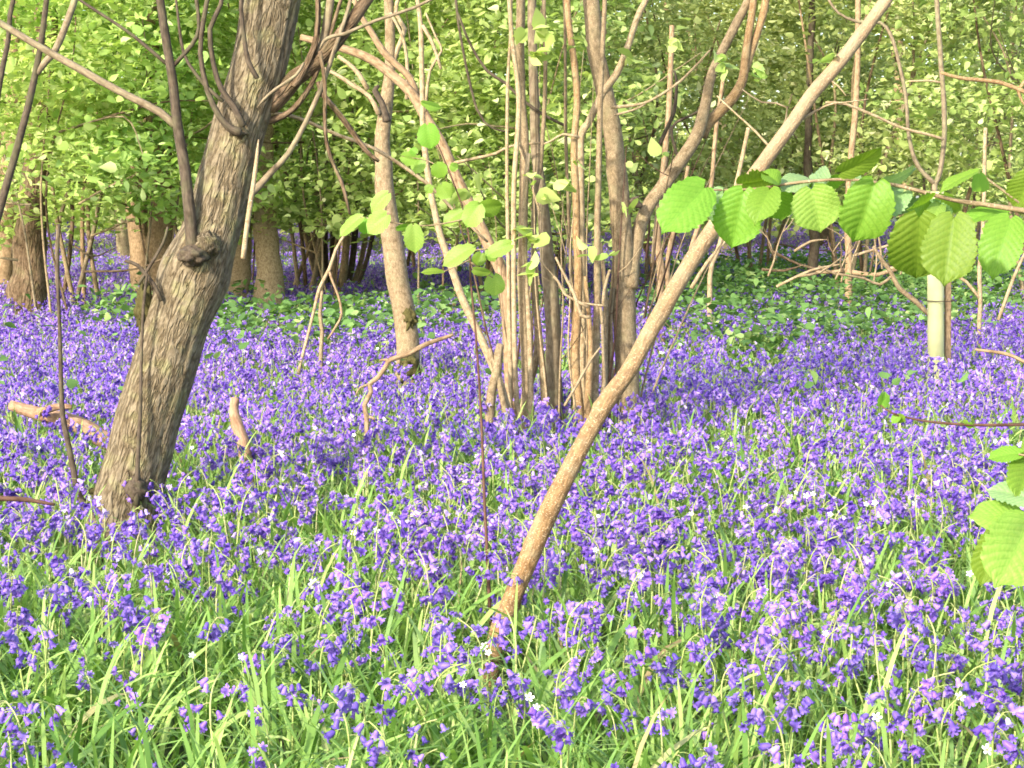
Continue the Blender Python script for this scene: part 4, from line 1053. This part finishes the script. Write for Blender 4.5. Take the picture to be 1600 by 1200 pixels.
# ------------------------------------------------------------------ background trunks
def bg_trunk(pts, d, mat, label, name='background_tree', branches=(), crown=None):
    d = d * .82
    e = empty(name, ground_at(pts[0][0], d), label, 'tree')
    g0 = ground_at(pts[0][0], d)
    x0, y0, w0 = pts[0]
    pr = proj(g0[None])
    pts = [(x0, float(pr[1][0]) + 3, w0 * 1.15)] + list(pts)
    stem('trunk', pts, d, M[mat], e, sides=16, step=.06, wob=.08, knots=.22, disp=flare)
    for b in branches: stem('branch', b, d, M[mat], e, sides=7, step=.1)
    if crown:
        (cx, cy, rx, rz, n, cm) = crown
        foliage('crown', crown_centers(at(cx, cy, d), (rx, rx, rz), max(8, n // 3), int(cx + d)), 26, (.32, .32, .10), .10, cm, e, int(cx * 3 + d))
    return e
bg_trunk([(45, 470, 58), (46, 430, 52), (50, 380, 50), (52, 340, 48), (58, 250, 45), (66, 120, 40), (75, 0, 36), (85, -160, 28)], 20.5, 'brownbark', 'thick dark brown trunk at the far left behind the bluebells', crown=(80, -160, 2.4, 1.3, 60, 'leaf_sun'))
bg_trunk([(8, 430, 34), (10, 380, 32), (14, 300, 30), (20, 150, 26), (25, -40, 22)], 25, 'pinkbark', 'pale trunk showing left of the thick dark trunk at the left edge', crown=(20, -100, 2, 1.2, 36, 'leaf_sun'))
bg_trunk([(222, 440, 36), (218, 390, 34), (214, 350, 32), (220, 260, 30), (232, 150, 28), (240, 0, 24), (246, -120, 20)], 24, 'pinkbark', 'rosy trunk half hidden left of the leaning trunk', crown=(240, -110, 2.2, 1.2, 44, 'leaf_sun'))
bg_trunk([(258, 450, 44), (256, 400, 42), (252, 350, 40), (250, 260, 36), (244, 180, 30), (240, 60, 26), (236, -100, 22)], 22, 'pinkbark', 'second rosy trunk close against the left side of the leaning trunk')
bg_trunk([(372, 470, 44), (373, 420, 36), (376, 380, 34), (382, 330, 30), (392, 200, 26), (400, 0, 22), (404, -80, 18)], 22.5, 'palebark', 'sunlit pale trunk just right of the leaning trunk')
bg_trunk([(423, 470, 48), (422, 420, 42), (420, 380, 38), (414, 345, 36), (412, 250, 32), (420, 120, 28), (428, 0, 26), (430, -100, 22)], 22, 'palebark', 'broad pale sunlit trunk second to the right of the leaning trunk', crown=(440, -120, 2.2, 1.2, 50, 'leaf_mid'))
bg_trunk([(1032, 470, 12), (1032, 420, 12), (1028, 360, 11), (1035, 280, 10), (1046, 160, 9), (1050, 40, 8)], 17, 'pinkbark', 'thin rosy stem behind the forked tree limb', name='background_sapling', branches=[[(1044, 465, 9), (1044, 400, 8), (1062, 330, 7), (1075, 260, 6)], [(1070, 440, 8), (1082, 380, 8), (1100, 330, 8), (1112, 287, 7), (1118, 210, 7), (1130, 120, 6)]])
bg_trunk([(1110, 430, 8), (1122, 390, 8), (1136, 340, 8), (1150, 290, 7), (1170, 200, 6)], 18.5, 'palebark', 'pale thin leaning stem seen right of the slanting pole', name='background_sapling', branches=[[(1080, 450, 7), (1105, 410, 6), (1140, 370, 5)]])
bg_trunk([(1268, 440, 18), (1270, 410, 17), (1272, 380, 16), (1268, 320, 14), (1262, 240, 12), (1266, 100, 11), (1270, -60, 9)], 24, 'darkbark', 'dark brown trunk beneath the near hazel leaves on the right', crown=(1260, -90, 2, 1.1, 40, 'leaf_olive'))
bg_trunk([(1326, 455, 12), (1326, 400, 11), (1324, 340, 11), (1330, 250, 10), (1340, 100, 9), (1340, -60, 8)], 21, 'pinkbark', 'thin reddish trunk left of the tree shelter', branches=[[(1330, 425, 8), (1370, 430, 7), (1420, 415, 6), (1460, 420, 5)], [(1330, 420, 6), (1300, 425, 6), (1275, 425, 5)]])
bg_trunk([(1530, 520, 7), (1532, 470, 7), (1530, 420, 7), (1536, 350, 6), (1540, 200, 6)], 16.5, 'palebark', 'pale thin stem right of the tree shelter', name='background_sapling', branches=[[(1534, 470, 6), (1510, 440, 5), (1490, 430, 5)], [(1560, 500, 6), (1578, 450, 6), (1590, 420, 5), (1610, 380, 5)]])
e = empty('fallen_branch', ground_at(1440, DS + .25), 'tangle of bent brown dead branches reaching left from the tree shelter', 'branch')
stem('branch', [(1452, 492, 8), (1430, 470, 8), (1405, 450, 8), (1392, 425, 7), (1375, 402, 6), (1365, 385, 5)], DS + .25, M['hazelbark'], e, sides=8)
stem('twig', [(1395, 430, 5), (1375, 445, 5), (1350, 435, 4), (1310, 428, 4)], DS + .25, M['hazelbark'], e, sides=6)
shoots(e, 1190, 1420, 400, 455, DS + 2.5, 12, 64, lean=.0, top=(300, 385), mats=('palebark', 'brownbark', 'hazelbark'), name='twig')
r = np.random.default_rng(65)
for q in range(9):
    x_ = r.uniform(1180, 1400); y_ = r.uniform(390, 450); sl2 = r.uniform(-.5, .5); L_ = r.uniform(50, 130)
    stem('twig', [(x_, y_, 5), (x_ + L_ * .5, y_ + sl2 * L_ * .5 + r.normal(0, 5), 4.5), (x_ + L_, y_ + sl2 * L_, 2)], DS + 2.2 + r.uniform(0, 1), M[['brownbark', 'hazelbark', 'palebark'][q % 3]], e, sides=5, step=.08)
# coppice clump with dark bases
e = empty('coppice_stool', ground_at(500, 21), 'distant clump of dark-footed thin coppice stems left of the straight trunk', 'coppice stool')
for k_, (x0, x1, wd, mt) in enumerate([(488, 470, 9, 'darkbark'), (497, 492, 12, 'hazelbark'), (508, 512, 9, 'darkbark'), (520, 530, 12, 'darkbark'), (540, 546, 12, 'hazelbark'), (552, 560, 10, 'darkbark'), (566, 582, 8, 'hazelbark'), (484, 455, 7, 'hazelbark'), (575, 600, 7, 'darkbark')]):
    stem('pole', [(x0 * .4 + 525 * .6, 478, wd * 1.2), (x0, 400, wd), (x0 + (x1 - x0) * .5, 330, wd), (x1, 240, wd * .8), (x1 + (x1 - x0) * .8, 60, wd * .6), (x1 + (x1 - x0), -60, wd * .5)], 21 + .1 * (k_ % 4), M[mt], e, sides=8, step=.12)

# ------------------------------------------------------------------ leafy understorey
BUSH = [(520, 20.5, .9, 'leaf_mid', 'low bright green hazel bush between the leaning trunk and the straight trunk', .82),
        (690, 19.5, .85, 'leaf_mid', 'low bright hazel bush right behind the straight trunk and the leaning pale pole', .82),
        (850, 19.0, .75, 'leaf_mid', 'low green hazel bush seen through the gaps of the coppice poles', .85),
        (390, 23.5, .8, 'leaf_sun', 'small bright bush just right of the burl above the pale trunks', .95),
        (75, 17.6, .9, 'leaf_sun', 'sunlit low-hanging leaves in front of the thick dark trunk at the far left', 1.02),
        (250, 19.6, .75, 'leaf_sun', 'sunlit leaves in front of the rosy trunks left of the leaning trunk', 1.0),
        (110, 20.5, 1.25, 'leaf_sun', 'sunlit yellow-green hazel bush between the thick dark trunk and the dark branch', .75),
        (-60, 24, 1.6, 'leaf_sun', 'yellow-green hazel bush at the left edge of the wood', .8),
        (290, 25, 1.7, 'leaf_sun', 'bright hazel bush behind the burl of the leaning trunk', .95),
        (470, 23, 1.35, 'leaf_mid', 'green hazel bush right of the leaning trunk over the pale trunks', .9),
        (640, 27, 1.7, 'leaf_mid', 'green hazel bush behind the straight trunk with the broken stub', 1.0),
        (760, 22, 1.2, 'leaf_mid', 'green hazel bush behind the arching pole', 1.0),
        (880, 28, 1.7, 'leaf_mid', 'hazel bush behind the bundle of upright poles', .9),
        (1020, 24, 1.3, 'leaf_olive', 'dull green hazel bush behind the forked tree limb', .95),
        (1180, 26, 1.6, 'leaf_olive', 'olive hazel bush behind the top of the slanting pole', 1.05),
        (1330, 23, 1.4, 'leaf_olive', 'olive hazel bush above the near leaves, left of the young tree', 1.25),
        (1480, 25, 1.6, 'leaf_olive', 'olive hazel bush behind the young tree in its shelter', 1.25),
        (1620, 21, 1.3, 'leaf_mid', 'green hazel bush at the right edge of the wood', 1.2)]
for k_, (px_, d_, rad_, mt, lab, z0) in enumerate(BUSH):
    r = np.random.default_rng(300 + k_); d_ = d_ * .88
    g0 = ground_at(px_, d_)
    e = empty('hazel_bush', g0, lab, 'bush')
    for q in range(6 if rad_ >= 1 else 3):
        sw = 1.0 if rad_ >= 1 else .45
        a_ = r.uniform(0, 6.28); ll = r.uniform(.5, 1) * rad_
        top = g0 + np.array([math.cos(a_) * ll, math.sin(a_) * ll, r.uniform(3, 4.6)])
        m1 = g0 + np.array([math.cos(a_) * ll * .25 + r.normal(0, .1), math.sin(a_) * ll * .25, 1.2])
        m2 = g0 + np.array([math.cos(a_) * ll * .6 + r.normal(0, .15), math.sin(a_) * ll * .6, 2.4])
        tube('stem', [g0 + r.normal(0, .12, 3) * [1, 1, 0], m1, m2, top], [.024 * sw, .019 * sw, .014 * sw, .005], M[['greybark', 'hazelbark', 'brownbark', 'pinkbark'][q % 4]], e, sides=7, step=.15)
    for q in range(7):
        a_ = r.uniform(0, 6.28); ll = r.uniform(.3, 1.1) * rad_
        p0 = g0 + np.array([math.cos(a_) * ll * .4, math.sin(a_) * ll * .4, r.uniform(.6, 2.2)])
        dv = np.array([math.cos(a_), math.sin(a_) - .3, r.uniform(-.1, .7)]) * r.uniform(.6, 1.3)
        tube('twig', [p0, p0 + dv * .5 + r.normal(0, .08, 3), p0 + dv + r.normal(0, .12, 3)], [.011, .008, .003], M[['palebark', 'greybark', 'brownbark'][q % 3]], e, sides=5, step=.12, wob=.3)
    n_c = 150
    cz = z0 + (4.6 - z0) * r.uniform(0, 1, n_c) ** .9
    aa = r.uniform(0, 6.28, n_c); rr = rad_ * 1.3 * np.sqrt(r.uniform(0, 1, n_c))
    C = np.stack([g0[0] + np.cos(aa) * rr, g0[1] + np.sin(aa) * rr, cz], -1)
    foliage('foliage', C, 58, (.20, .20, .08), .070, mt, e, 500 + k_, .75)

# taller trees behind, crown over bare shade
BT = [(-140, 33, 'leaf_sun', 'far yellow-green tree at the left edge behind the hazels'), (60, 36, 'leaf_sun', 'far sunlit tree above the thick dark trunk'), (200, 31, 'leaf_sun', 'far bright tree left of the dark shoot on the burl'),
      (370, 37, 'leaf_sun', 'far bright tree hidden behind the top of the leaning trunk'), (540, 34, 'leaf_mid', 'far green tree between the leaning trunk and the straight trunk'), (700, 38, 'leaf_mid', 'far green tree behind the straight pale pole'),
      (850, 34, 'leaf_mid', 'far green tree behind the left coppice poles'), (1010, 37, 'leaf_olive', 'far dull green tree behind the forked trunk'), (1130, 33, 'leaf_olive', 'far olive tree above the limb of the forked tree'), (1290, 36, 'leaf_olive', 'far olive tree behind the upper end of the slanting pole'),
      (1420, 32, 'leaf_mid', 'far green tree left of the young tree fork'), (1560, 37, 'leaf_mid', 'far green tree right of the young tree fork'), (1720, 33, 'leaf_olive', 'far olive tree at the right edge behind the hazels')]
for k_, (px_, d_, mt, lab) in enumerate(BT):
    r = np.random.default_rng(700 + k_)
    g0 = ground_at(px_, d_)
    e = empty('woodland_tree', g0, lab, 'tree')
    w0 = r.uniform(.10, .19)
    tube('trunk', [g0, g0 + [r.normal(0, .1), 0, 1.5], g0 + [r.normal(0, .25), 0, 4], g0 + [r.normal(0, .4), 0, 8]], [w0 * 1.2, w0, w0 * .8, w0 * .4], M[['darkbark', 'pinkbark', 'greybark'][k_ % 3]], e, sides=12, step=.2, disp=flare)
    n_c = 150
    aa = r.uniform(0, 6.28, n_c); rr = 2.3 * np.sqrt(r.uniform(0, 1, n_c))
    C = np.stack([g0[0] + np.cos(aa) * rr, g0[1] + np.sin(aa) * rr, r.uniform(.9, 5.6, n_c)], -1)
    foliage('crown', C, 54, (.32, .32, .12), .105, mt, e, 900 + k_, .75)

# far wood, one mass
r = np.random.default_rng(77)
n_c = 2600
C = np.stack([r.uniform(-24, 24, n_c), r.uniform(42, 60, n_c), .2 + 10.5 * r.uniform(0, 1, n_c) ** 1.15], -1)
fwV, fwF = spray_leaves(C, 34, (.6, .6, .25), .22, r, .95)
tag(obj('far_wood', np_mesh('far_wood', [(fwV, fwF, M['leaf_olive'])])), 'far wall of woodland leaves closing the view behind the trees', 'woodland', kind='stuff')
